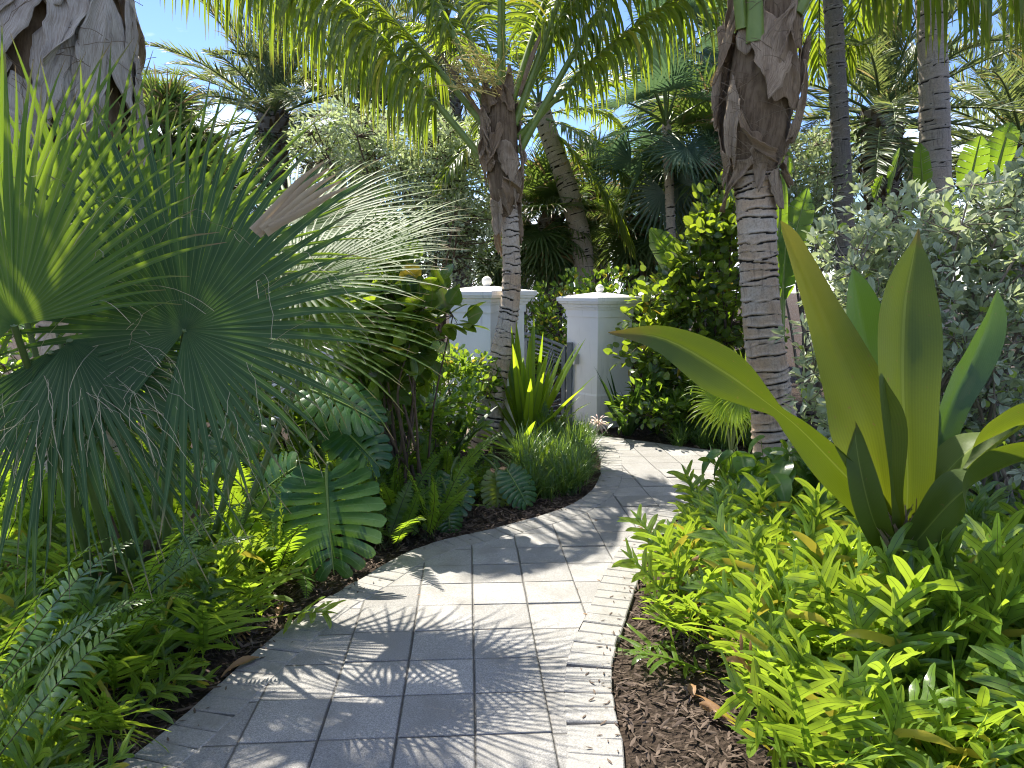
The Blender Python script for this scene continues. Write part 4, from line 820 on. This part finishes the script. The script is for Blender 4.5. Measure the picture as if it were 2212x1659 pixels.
pxpalm('cabbage_palm', 'dark cabbage palm crown behind the leaning grey trunk', 1300, 1290, 400, 16, [.2, .2, .22], 'sabal', 60, 'bark_dark', boots=True, seed=43)
pxpalm('cabbage_palm', 'cabbage palm behind the coconut trunk fibre', 1120, 1090, 520, 15, [.2, .2, .22], 'sabal', 36, 'bark_dark', boots=True, seed=44)
pxpalm('thatch_palm', 'bluish thatch palm with stiff dark fans left of the thick trunk', 1470, 1440, 260, 10.5, [.07, .065, .06], 'thatch', 22, 'bark_grey', seed=45, sc=1.1)
pxpalm('thatch_palm', 'tall thatch palm high above the sea grape hedge', 1480, 1460, 110, 13, [.09, .08, .07], 'thatch', 24, 'bark_grey', seed=46, sc=1.2)
pxpalm('cabbage_palm', 'yellowish fan palm crown tucked behind the thick fibre collar', 1540, 1530, 330, 11, [.14, .13, .13], 'sabal', 30, 'bark_grey', boots=True, seed=47, sc=1.05)
palm('leaning_palm', 'slender grey coconut palm leaning left behind the gate', gnd(1268, 12.5), W(1165, 225, 12.5), [.2, .17, .165, .15], 'coco', 16, 'bark_grey', None, lean=A3(.3, 0, .1), seed=48, sc=.85, spacing=.08)
palm('coconut_palm', 'tall dark grey ringed trunk right of the fibre collar', gnd(1850, 9.6), W(1770, -420, 9.6), [.16, .12, .11, .105, .1], 'coco', 14, 'bark_dark', None, lean=A3(.05, 0, 0), seed=49, spacing=.085)
palm('coconut_palm', 'thick ringed trunk half lit by sun behind the silvery shrub', gnd(2040, 9.2), W(1990, -450, 9.2), [.2, .175, .165, .155, .14], 'coco', 14, 'bark_grey', None, lean=A3(.06, 0, 0), seed=50, spacing=.1)
pxpalm('date_palm', 'date palm with grey feather fronds and dark stubby trunk at the right', 1910, 1905, 235, 13, [.26, .26, .32], 'date', 54, 'bark_dark', boots=True, seed=51, sc=1.1)
pxpalm('date_palm', 'second date palm behind the upper right corner', 2230, 2210, 300, 16, [.3, .28, .3], 'date', 50, 'bark_dark', boots=True, seed=52, sc=1.3)
pxpalm('date_palm', 'date palm far behind the thatch palms', 1560, 1540, 120, 18, [.26, .26, .3], 'date', 46, 'bark_dark', boots=True, seed=53, sc=1.2)
pxpalm('date_palm', 'pale date palm behind the silvery tree', 760, 790, 230, 18, [.26, .26, .3], 'date', 46, 'bark_dark', boots=True, seed=54, sc=1.25)
pxpalm('cabbage_palm', 'bushy cabbage palm against the sky between big trunk and fan palm', 370, 362, 300, 13, [.22, .22, .25], 'sabal', 74, 'bark_dark', boots=True, seed=55, sc=.95)
pxpalm('date_palm', 'pale date palm low behind the tips of the large fan palm', 600, 590, 240, 16, [.26, .26, .3], 'date', 48, 'bark_dark', boots=True, seed=58, sc=1.05)
pxpalm('cabbage_palm', 'lower cabbage palm behind the fan palm leaves', 470, 470, 420, 15, [.22, .22, .25], 'sabal', 60, 'bark_dark', boots=True, seed=56, sc=.95)
pxpalm('date_palm', 'date palm behind the top of the coconut crown', 1010, 960, 60, 20, [.26, .26, .3], 'date', 44, 'bark_dark', boots=True, seed=57, sc=1.25)

# bird of paradise leaves
def bananaleaf(o, off, p0, p1, w, side, droop=.1, tears=True, mat='banana'):
    p0, p1 = np.asarray(p0, float), np.asarray(p1, float); n = 26; t = np.linspace(0, 1, n); P = p0 + (p1 - p0) * t[:, None]; P[:, 2] -= droop * t ** 2
    T = nrm(np.gradient(P, axis=0)); S = nrm(side - T * (T * side).sum(-1, keepdims=True)); Nn = np.cross(S, T); mb = MB()
    prof = np.interp(t, [0, .1, .35, .75, 1], [.25, .75, 1, .8, .1]) * w
    for sd in (1, -1):
        i = 0
        while i < n - 1:
            k = int(R.integers(1, 5)) if tears else 3; j = min(n - 1, i + k); bend = R.uniform(0, .25); col = np.linspace(0, 1, 5); rows = np.arange(i, j + 1); V = []
            for r_ in rows:
                gap = 0 if not tears else (.08 * prof[r_] if r_ == j else 0)
                V.append([P[r_] + (sd * S[r_] * c * 1.0 + T[r_] * c * .35 + Nn[r_] * (.3 * c - (.4 + bend) * c * c)) * prof[r_] - T[r_] * gap * c for c in col])
            V = np.array(V); F = grid_faces(1, len(rows), 5); F = F if sd > 0 else F[:, ::-1]
            mb.add(V, F, np.stack(np.broadcast_arrays(col[None] * .5 + .5, t[rows][:, None]), -1), R.random()); i = j
    f = mb.build('leaf', M[mat], o, off); mb = MB(); tube(mb, P, np.linspace(.014, .004, n), 6, .7); r_ = mb.build('midrib', M['petiole'], f, None); r_.location = -Vector(off); return f
def bop(label, px, Y, leaves):
    b0 = gnd(px, Y); o = thing('bird_of_paradise', label, 'plant', b0)
    for (x0, y0, x1, y1, w, sd) in leaves:
        bananaleaf(o, b0, W(x0, y0, Y), W(x1, y1, Y - .1), w, A3(*sd)); mb = MB(); petiole(mb, b0 + A3(R.normal(0, .06), R.normal(0, .06), 0), W(x0, y0, Y), .022, .013, .05); mb.build('petiole', M['petiole'], o, b0)
    return o
bop('torn banana-like leaf arching over the sea grape hedge', 1500, 8.9, [(1500, 640, 1405, 475, .19, (.7, -.5, .5)), (1560, 700, 1590, 560, .16, (.8, -.4, .1))])
bop('bright paddle leaves growing right behind the thick trunk', 1700, 7.6, [(1690, 620, 1745, 385, .16, (1, -.2, 0)), (1690, 650, 1700, 470, .14, (.9, -.3, .1)), (1700, 400, 1703, 300, .06, (1, 0, 0)), (1680, 560, 1690, 350, .08, (1, -.5, 0))])
bop('paddle leaves rising above the silvery shrub near the right edge', 2130, 7.0, [(2090, 420, 2120, 270, .14, (1, -.2, .2)), (2150, 380, 2185, 240, .13, (1, -.3, .1)), (2220, 400, 2230, 280, .1, (.9, .2, 0))])
bop('narrow torn paddle leaves between the ringed trunks', 1960, 8.6, [(1920, 420, 1945, 300, .12, (.5, .6, .1)), (1995, 430, 1988, 290, .1, (.7, -.6, 0)), (1890, 430, 1905, 360, .1, (.7, .6, .1))])

# ================================================================== MONSTERA
def monstera_mesh(Lm, Wm, J=9):
    mb = MB(); Ns = 15; s = np.linspace(0, 1, Ns)
    def c(j, s):
        u = np.clip(j / J, 0, 1); yb = Lm * (.02 + .86 * u); ph = np.radians(158 - 150 * u ** .92); ex = .5 * Wm * np.sin(ph) * (1 + .02 * np.sin(9 * j)); ey = Lm * (.42 + .57 * np.cos(ph))
        cx, cy_ = ex * .55, yb + (ey - yb) * .15
        x = 2 * s * (1 - s) * cx + s * s * ex; y = (1 - s) ** 2 * yb + 2 * s * (1 - s) * cy_ + s * s * ey; return x, y
    fill = np.interp(s, [0, .10, .13, .2, .27, .31, .5, .62, .86, .95, 1], [1.01, 1.01, .8, .7, .85, 1.01, 1.0, .88, .83, .74, .35])
    for sd in (1, -1):
        for j in range(J):
            f = fill.copy(); 
            if R.random() < .35: f = np.where((s > .1) & (s < .3), 1.01, f)
            if R.random() < .25: f = np.where(s < .75, 1.01, f)
            V = []
            for e in (-1, -.5, 0, .5, 1):
                x, y = c(j + .5 + .5 * e * f, s); z = .16 * x - .42 * x * x / Wm - .22 * y * np.abs(y) / Lm + .005 * np.cos(e * 1.57) * np.sin(s * PI) * (1 if Lm > .3 else .5)
                V.append(np.stack([sd * x, y, z], -1))
            V = np.stack(V, 1); F = grid_faces(1, Ns, 5); F = F[:, ::-1] if sd > 0 else F
            U = np.stack(np.broadcast_arrays(np.linspace(0, 1, 5)[None], s[:, None]), -1); mb.add(V, F, U, R.random())
    t = np.linspace(0, .93, 16); P = np.stack([0 * t, t * Lm, -.22 * (t * Lm) ** 2 / Lm + .003], -1); tube(mb, P, np.linspace(.009, .002, 16) * Lm / .6, 6, .8, 1); return mb
def aim(o, loc, axis, normal):
    y = Vector(nrm(axis)); z = Vector(nrm(np.asarray(normal, float) - np.asarray(y) * np.dot(normal, np.asarray(y)))); x = y.cross(z)
    o.matrix_local = Matrix.Translation(Vector(loc)) @ Matrix((x, y, z)).transposed().to_4x4()
def monstera(label, base, leaves):
    o = thing('monstera', label, 'plant', base)
    for (hub, axis, normal, Lm, Wm, mat) in leaves:
        f = monstera_mesh(Lm, Wm).build('leaf', [M[mat], M['petiole']], o); aim(f, hub - base, axis, normal)
        mb = MB(); P = spline([base, base * .5 + hub * .5 + A3(0, .12, .18), hub + A3(0, .05, .03), hub], 16); tube(mb, P, np.linspace(.014, .007, 16), 6, .5); mb.build('petiole', M['petiole_dark'], o, base)
    return o
monstera('monstera with one very large split leaf hanging over the path edge', A3(-1.2, 4.75, 0), [(W(705, 1015, 4.15), A3(.10, -.42, -.75), A3(-.05, -.75, .55), .62, .64, 'monstera'), (W(640, 1010, 4.6), A3(-.7, -.2, -.4), A3(0, -.5, .8), .5, .5, 'monstera')])
monstera('monstera with greyish split leaves under the fan palm tips', A3(-1.35, 5.2, 0), [(W(655, 838, 4.75), A3(.95, -.1, -.28), A3(.05, -.55, .85), .58, .48, 'monstera'), (W(720, 905, 4.9), A3(.75, -.3, -.6), A3(.1, -.7, .6), .5, .42, 'monstera'), (W(560, 900, 5.0), A3(-.4, -.5, -.3), A3(0, -.5, .8), .55, .5, 'monstera')])
monstera('small monstera with a yellow green leaf beside dark ones near the path bend', A3(-.4, 5.95, 0), [(W(975, 1025, 5.35), A3(-.05, -.5, -.7), A3(0, -.8, .5), .36, .38, 'monstera'), (W(1070, 1022, 5.65), A3(.1, -.4, -.8), A3(.3, -.8, .4), .33, .26, 'monstera_pale'), (W(1095, 1015, 5.6), A3(.55, -.5, -.7), A3(.2, -.7, .6), .34, .3, 'monstera')])
monstera('low monstera with drooping leaves left of the yellow green one', A3(-.65, 5.6, 0), [(W(925, 1060, 5.15), A3(-.3, -.4, -.7), A3(-.1, -.8, .5), .3, .24, 'monstera'), (W(965, 1085, 5.0), A3(.15, -.3, -.9), A3(.2, -.9, .3), .26, .2, 'monstera')])

# ================================================================== CRINUMS, SMALL FANS
def crinum(label, base, n, Ls, w, mat, el=(35, 80), seed=1, droop=.8, wp=([0, .15, .45, .8, 1], [.6, .75, 1, .6, .03])):
    rg = np.random.default_rng(seed); o = thing('crinum_lily', label, 'lily plant', base)
    for i in range(n):
        az = i * 2.399 + rg.normal(0, .2); e = rad(rg.uniform(*el)); D = A3(math.cos(az) * math.cos(e), math.sin(az) * math.cos(e), math.sin(e)); Lx = Ls * rg.uniform(.7, 1.1)
        P = grow(np.asarray(base) + A3(math.cos(az) * .03, math.sin(az) * .03, .02), D, Lx, 14, droop * rg.uniform(.5, 1.3), 1.5)[0]; mb = MB()
        ribs(mb, P, w * np.interp(np.linspace(0, 1, 14), *wp), A3(-math.sin(az), math.cos(az), 0), .45, rg.random(), 5, .06, 2); mb.build('leaf', M[mat], o, base)
    return o
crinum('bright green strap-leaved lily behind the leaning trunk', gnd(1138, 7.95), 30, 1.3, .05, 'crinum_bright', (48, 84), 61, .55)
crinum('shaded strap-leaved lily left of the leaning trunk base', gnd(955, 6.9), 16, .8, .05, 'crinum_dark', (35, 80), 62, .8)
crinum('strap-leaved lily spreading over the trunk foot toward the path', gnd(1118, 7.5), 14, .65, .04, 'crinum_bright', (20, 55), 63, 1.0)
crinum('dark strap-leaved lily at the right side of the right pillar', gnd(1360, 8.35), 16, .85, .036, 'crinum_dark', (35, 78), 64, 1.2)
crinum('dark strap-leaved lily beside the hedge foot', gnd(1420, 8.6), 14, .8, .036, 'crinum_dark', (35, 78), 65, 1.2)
sb = gnd(1590, 7.3); sf = thing('fan_palm', 'small bright fan palm left of the thick trunk', 'palm', sb)
for (x, y, ax_, nn, Rf) in ((1580, 880, (-.55, -.3, -.35), (-.1, -.8, .7), .42), (1600, 850, (.1, -.3, -.6), (.1, -.9, .5), .42), (1560, 870, (-.75, 0, .25), (-.2, -.8, .7), .4), (1610, 820, (-.3, .2, .8), (0, -1, .3), .38), (1640, 880, (.6, -.2, -.3), (.2, -.8, .6), .4)):
    fanleaf(sf, sb, W(x, y, 7.1), A3(*ax_), A3(*nn), Rf, sb, 'crinum_bright', 26, 110, .4, .8, .1, pr=(.012, .007))
# spider lily flower head
fbp = gnd(1285, 7.9); o = thing('spider_lily', 'whitish pink spider lily flower head at the bend of the path', 'flower', fbp); mb = MB(); hd = W(1292, 915, 7.75); petiole(mb, fbp, hd, .008, .006, .04); mb.build('stalk', M['petiole'], o, fbp)
mb = MB()
for i in range(60):
    D = nrm(R.normal(0, 1, 3) + A3(0, 0, .4)); P = grow(hd, D, R.uniform(.08, .16), 7, 1.6)[0]; ribs(mb, P, .005, A3(.3, .8, .2), .1, R.random(), cols=3)
mb.build('petals', M['lily'], o, fbp)

# ================================================================== FERNS AND GROUND PLANTS (prototypes in local space, then copies)
def wartfrond(Lw, J, el, seed):
    rg = np.random.default_rng(seed); mb = MB(); D = A3(0, math.cos(el), math.sin(el)); n = 24; P = grow((0, 0, 0), D, Lw, n, .55)[0]; T = nrm(np.gradient(P, axis=0)); X = A3(1, 0, 0); Nn = np.cross(X, T); t = np.linspace(0, 1, n)
    ribs(mb, P, .0028 + Lw * .026 * np.interp(t, [0, .26, .34, .7, .93, 1], [0, 0, .8, 1, .8, .05]), X, .25, rg.random(), 5, .12, 3)
    for sd in (1, -1):
        k = J
        if not k: continue
        tl = np.linspace(.36, .84, k) + rg.normal(0, .012, k); ip = lambda A: np.stack([np.interp(tl, t, A[:, i]) for i in range(3)], -1); p0, T0, N0 = ip(P), nrm(ip(T)), nrm(ip(Nn))
        an = np.radians(np.linspace(74, 46, k) + rg.normal(0, 5, k)); D0 = sd * X * np.sin(an)[:, None] + T0 * np.cos(an)[:, None] + N0 * rg.normal(.12, .22, k)[:, None]
        ll = Lw * np.interp(tl, [.36, .5, .84], [.36, .42, .26]) * rg.uniform(.75, 1.15, k); m_ = 9; Pl = grow(p0, D0, ll, m_, .5 * rg.uniform(.3, 1.6, k)); wv = np.interp(np.linspace(0, 1, m_), [0, .2, .55, .85, 1], [1.15, .9, 1, .7, .08])
        ribs(mb, Pl, Lw * .031 * wv[None] * rg.uniform(.8, 1.15, k)[:, None], T0[:, None], .22, rg.random(k), 3, .22, 1.6)
    return proto(mb.build('frond', M['wart']))
def swordfrond(Ls, npn, el, seed, wp=.07, pw=.013, mat='sword', bend=.9):
    rg = np.random.default_rng(seed); mb = MB(); D = A3(0, math.cos(el), math.sin(el)); n = 24; P = grow((0, 0, 0), D, Ls, n, bend)[0]; T = nrm(np.gradient(P, axis=0)); X = A3(1, 0, 0); Nn = np.cross(X, T); t = np.linspace(0, 1, n)
    tube(mb, P, np.linspace(.004, .0012, n), 5, .5, 1, cap=False)
    for sd in (1, -1):
        k = npn; tl = np.linspace(.14, .985, k); ip = lambda A: np.stack([np.interp(tl, t, A[:, i]) for i in range(3)], -1); p0, T0, N0 = ip(P), nrm(ip(T)), nrm(ip(Nn)); an = np.radians(np.linspace(88, 55, k) + rg.normal(0, 4, k))
        D0 = sd * X * np.sin(an)[:, None] + T0 * np.cos(an)[:, None] + N0 * rg.normal(.05, .1, k)[:, None]; f = np.interp(tl, [.14, .35, .6, 1], [.45, .95, 1, .12]); ll = wp * f * rg.uniform(.88, 1.08, k)
        Pl = grow(p0, D0, ll, 6, .5); wv = np.array([.8, 1, .95, .8, .5, .08]); ribs(mb, Pl, pw * wv[None] * (.45 + .55 * f)[:, None], T0[:, None], .12, rg.random(k) * .5 + rg.random() * .5, 3, .08)
    return proto(mb.build('frond', [M[mat], M['fstem']]))
WART = [wartfrond(Lw, J, rad(e), 100 + i) for i, (Lw, J, e) in enumerate(((.50, 6, 72), (.46, 5, 55), (.56, 7, 64), (.46, 6, 40), (.52, 6, 80), (.42, 5, 48), (.36, 0, 66), (.4, 3, 60)))]
SWORD = [swordfrond(Ls, 32, rad(e), 200 + i, .075, .0095) for i, (Ls, e) in enumerate(((.62, 68), (.55, 48), (.7, 58), (.5, 30), (.6, 80)))]
WARTD = []
for i, (a_, e_) in enumerate(((.34, 30), (.4, 62), (.3, 12))):
    f_ = wartfrond(a_, 4, rad(e_), 150 + i); f_.data.materials[0] = M['brownleaf']; f_['label'] = 'withered brown frond'; WARTD.append(f_)
BIGSW = [swordfrond(Ls, 30, rad(e), 220 + i, .13, .0105) for i, (Ls, e) in enumerate(((.85, 60), (.75, 40), (.9, 48)))]
HEART = []
for i in range(3):
    mb = MB(); s = np.linspace(0, 1, 10); P = np.stack([0 * s, -.04 + .24 * s, .02 * np.sin(s * PI) - .06 * s ** 2], -1); ribs(mb, P, .075 * np.interp(s, [0, .1, .3, .6, 1], [.35, .85, 1, .72, .02]), A3(1, 0, 0), .25, R.random(), 7, .06, 1.5)
    HEART.append(proto(mb.build('leaf', M['heart'])))
TUFT = []
for i in range(4):
    rg = np.random.default_rng(300 + i); k = 85; az = rg.random(k) * 6.28; e = np.radians(rg.uniform(40, 86, k)); D = np.stack([np.cos(az) * np.cos(e), np.sin(az) * np.cos(e), np.sin(e)], -1); c0 = np.stack([rg.normal(0, .035, k), rg.normal(0, .035, k), 0 * az], -1)
    mb = MB(); P = grow(c0, D, rg.uniform(.22, .4, k), 8, rg.uniform(.8, 1.6, k), 1.3); ribs(mb, P, .0042 * np.array([.8, 1, 1, 1, .9, .8, .5, .1])[None], np.stack([-np.sin(az), np.cos(az), 0 * az], -1)[:, None], .3, rg.random(k)); TUFT.append(proto(mb.build('lilyturf', M['grassy'])))

def scatter(poly, dmin, nmax, seed, avoid=()):
    rg = np.random.default_rng(seed); P = np.array(poly); out = []
    for _ in range(nmax * 60):
        x, y = rg.uniform(P[:, 0].min(), P[:, 0].max()), rg.uniform(P[:, 1].min(), P[:, 1].max())
        if not inpoly(np.array([x]), np.array([y]), poly)[0]: continue
        if any((x - a) ** 2 + (y - b_) ** 2 < c * c for a, b_, c in avoid): continue
        if all((x - a) ** 2 + (y - b_) ** 2 > dmin ** 2 for a, b_ in out): out.append((x, y))
        if len(out) >= nmax: break
    return out
def fern(kind, label, cat, x, y, lib, nf, sc, group, rg, z=0, spread=None):
    o = thing(kind, label, cat, (x, y, z), group); a0 = rg.random() * 6.28
    for i in range(nf):
        src = WARTD[int(rg.integers(3))] if kind == 'wart_fern' and rg.random() < .05 else lib[int(rg.integers(len(lib)))]
        inst(src, o, (rg.normal(0, .03), rg.normal(0, .03), 0), a0 + i * 2.399 + rg.normal(0, .3), sc * rg.uniform(.6, 1.25), rg.normal(0, .25), rg.normal(0, .25))
    return o
rg = np.random.default_rng(77)
RBED = [(.78, 3.3), (.94, 4.1), (1.3, 4.8), (1.74, 5.25), (2.25, 5.6), (3.3, 5.7), (4.0, 4.6), (3.4, 1.5), (1.1, 1.4), (.98, 2.3), (.95, 2.7)]
for (x, y) in scatter(RBED, .15, 235, 5): fern('wart_fern', 'glossy lobed fern in the sunny bed under the giant lily', 'fern', x, y, WART, 10, rg.uniform(.72, 1.05), 'lobed ferns in the bed under the giant lily', rg)
for dx, dy in ((-.34, -.1), (-.16, -.24), (.04, -.28), (.24, -.24), (.42, -.1), (-.4, .15), (-.05, -.45), (.3, -.45), (-.3, -.42)): fern('wart_fern', 'glossy lobed fern in the sunny bed under the giant lily', 'fern', lb0[0] + dx, lb0[1] + dy, [WART[0], WART[2], WART[4], WART[1]], 9, rg.uniform(1.1, 1.35), 'lobed ferns in the bed under the giant lily', rg)
LBED = [(-1.42, 2.0), (-1.38, 2.6), (-1.3, 3.2), (-1.18, 3.7), (-1.6, 4.0), (-2.6, 4.0), (-3.0, 3.0), (-2.3, 1.5), (-1.7, 1.4)]
for (x, y) in scatter(LBED, .16, 92, 6, ((-1.1, 3.75, .3),)): fern('wart_fern', 'glossy lobed fern in the shady bed under the fan palm', 'fern', x, y, WART, 9, rg.uniform(.6, .9), 'lobed ferns in the bed under the fan palm', rg)
SBED = [(-1.15, 3.85), (-.82, 4.4), (-.42, 5.0), (-.5, 5.9), (-1.4, 6.2), (-3.4, 6.0), (-3.4, 4.1), (-2.2, 3.8)]
for (x, y) in scatter(SBED, .24, 80, 7, ((-.98, 3.95, .34), (-1.0, 4.4, .2), (-.5, 5.1, .25), (-.15, 5.45, .25))): fern('sword_fern', 'feathery sword fern crowding round the monstera and fan palm stems', 'fern', x, y, SWORD, 9, rg.uniform(.8, 1.15), 'sword ferns round the fan palm stems', rg)
SBED2 = [(-.45, 5.3), (.1, 5.55), (.3, 6.1), (.3, 7.0), (-.8, 7.0), (-.8, 6.1)]
for (x, y) in scatter(SBED2, .24, 18, 8, ((-.1, 5.45, .3), (.05, 5.6, .25), (-.22, 6.7, .38))): fern('sword_fern', 'feathery sword fern in front of the leaning trunk', 'fern', x, y, SWORD, 8, rg.uniform(.45, .65), 'sword ferns in front of the leaning trunk', rg)
SBED3 = [(1.9, 7.9), (2.9, 7.9), (2.9, 8.7), (1.6, 8.6)]
for (x, y) in scatter(SBED3, .25, 14, 9): fern('sword_fern', 'shaded sword fern at the foot of the sea grape hedge', 'fern', x, y, SWORD, 8, rg.uniform(.7, .9), 'sword ferns at the hedge foot', rg)
for (x, y, Yd, lab) in ((1190, 930, 7.9, 'pale upright sword fern in front of the grey gate'), ):
    o = gnd(x, Yd); fern('sword_fern', lab, 'fern', o[0], o[1], [SWORD[0], SWORD[4], SWORD[2]], 9, .8, None, rg)
def bigfern(label, x, y, arr):
    o = thing('sword_fern', label, 'fern', (x, y, 0))
    for (k, az, sc, z, tl) in arr: inst(BIGSW[k], o, (0, 0, z), rad(az), sc, rad(tl))
bigfern('large sword fern whose bright fronds arch over the mulch by the path', -1.62, 3.0, [(0, -105, .75, .3, 0), (2, -78, .8, .32, 5), (1, -125, .75, .25, 0), (1, -60, .8, .3, 0), (0, -30, .8, .1, 0), (1, 60, .8, .1, 0), (0, 120, .8, .1, 0), (2, -140, .7, .1, 0)])
bigfern('very near sword fern with broad fronds in the bottom left corner', -1.5, 1.85, [(0, -70, .85, .25, 0), (1, -100, .85, .15, 0), (2, -40, .8, .25, 0), (0, 30, .8, .2, 0), (1, -130, .7, .1, 0), (2, 100, .8, .2, 0)])
bigfern('sword fern leaning over the left edge of the picture above the nearest fern', -1.75, 2.3, [(0, -85, .8, .35, 0), (1, -60, .8, .3, 0), (2, -30, .8, .3, 0), (0, 40, .7, .2, 0), (1, 170, .7, .2, 0)])
# heart-leaved plants in the right bed
for (x, y) in scatter([(1.35, 4.5), (2.6, 4.4), (2.6, 5.5), (1.75, 5.4)], .26, 11, 12):
    o = thing('arrowhead_plant', 'arrowhead plant with heart shaped leaves among ferns by the thick trunk', 'plant', (x, y, 0), 'arrowhead plants among the ferns')
    for i in range(6):
        a_ = rg.random() * 6.28; r_ = rg.uniform(.04, .16); z = rg.uniform(.36, .56); mb = MB(); petiole(mb, (0, 0, 0), (r_ * math.cos(a_), r_ * math.sin(a_), z), .004, .003, .02, 5, 8); mb.build('petiole', M['petiole'], o)
        f = inst(HEART[i % 3], o, (0, 0, 0)); aim(f, (r_ * math.cos(a_), r_ * math.sin(a_), z), (math.cos(a_) * .6, math.sin(a_) * .6 - .2, -.55), (math.cos(a_) * .5, math.sin(a_) * .5 - .3, .8))
# lilyturf
def tufts(poly, d, n, seed, label, group, sc=1.0):
    for (x, y) in scatter(poly, d, n, seed):
        c = TUFT[int(rg.integers(4))].copy(); COL.objects.link(c); c.location = (x, y, 0); c.rotation_euler = (0, 0, rg.random() * 6.28); s_ = sc * rg.uniform(.8, 1.2); c.scale = (s_, s_, s_); tag(c, label, 'grass tuft', group)
tufts([(.12, 5.65), (.42, 5.85), (.62, 6.3), (.68, 6.9), (.78, 7.8), (.3, 8.0), (.1, 7.0)], .14, 46, 13, 'tuft of arching lilyturf grass at the inside bend of the path', 'lilyturf along the path bend')
tufts([(1.75, 7.75), (2.9, 7.6), (3.0, 8.0), (1.8, 8.1)], .16, 16, 14, 'tuft of dark lilyturf grass below the sea grape hedge', 'lilyturf below the hedge', .9)

# stray dry leaves on the mulch
for i, (px, py) in enumerate(((1590, 1560), (1510, 1520), (600, 1330), (560, 1420), (860, 1130), (1490, 1475))):
    p = G(px, py, .03); mb = MB(); P = grow(p, nrm(A3(R.normal(), R.normal(), .3)), R.uniform(.1, .2), 9, .8)[0]; ribs(mb, P, .02 * np.array([.2, .7, 1, 1, .9, .8, .6, .4, .1]), A3(R.normal(), R.normal(), .3), .5, R.random(), 5, .2, 1.5)
    tag(mb.build('dry_leaf', M['brownleaf']), 'curled brown leaf lying on the mulch', 'leaf', 'dry leaves on the mulch')

for o in PROTO: bpy.data.objects.remove(o)
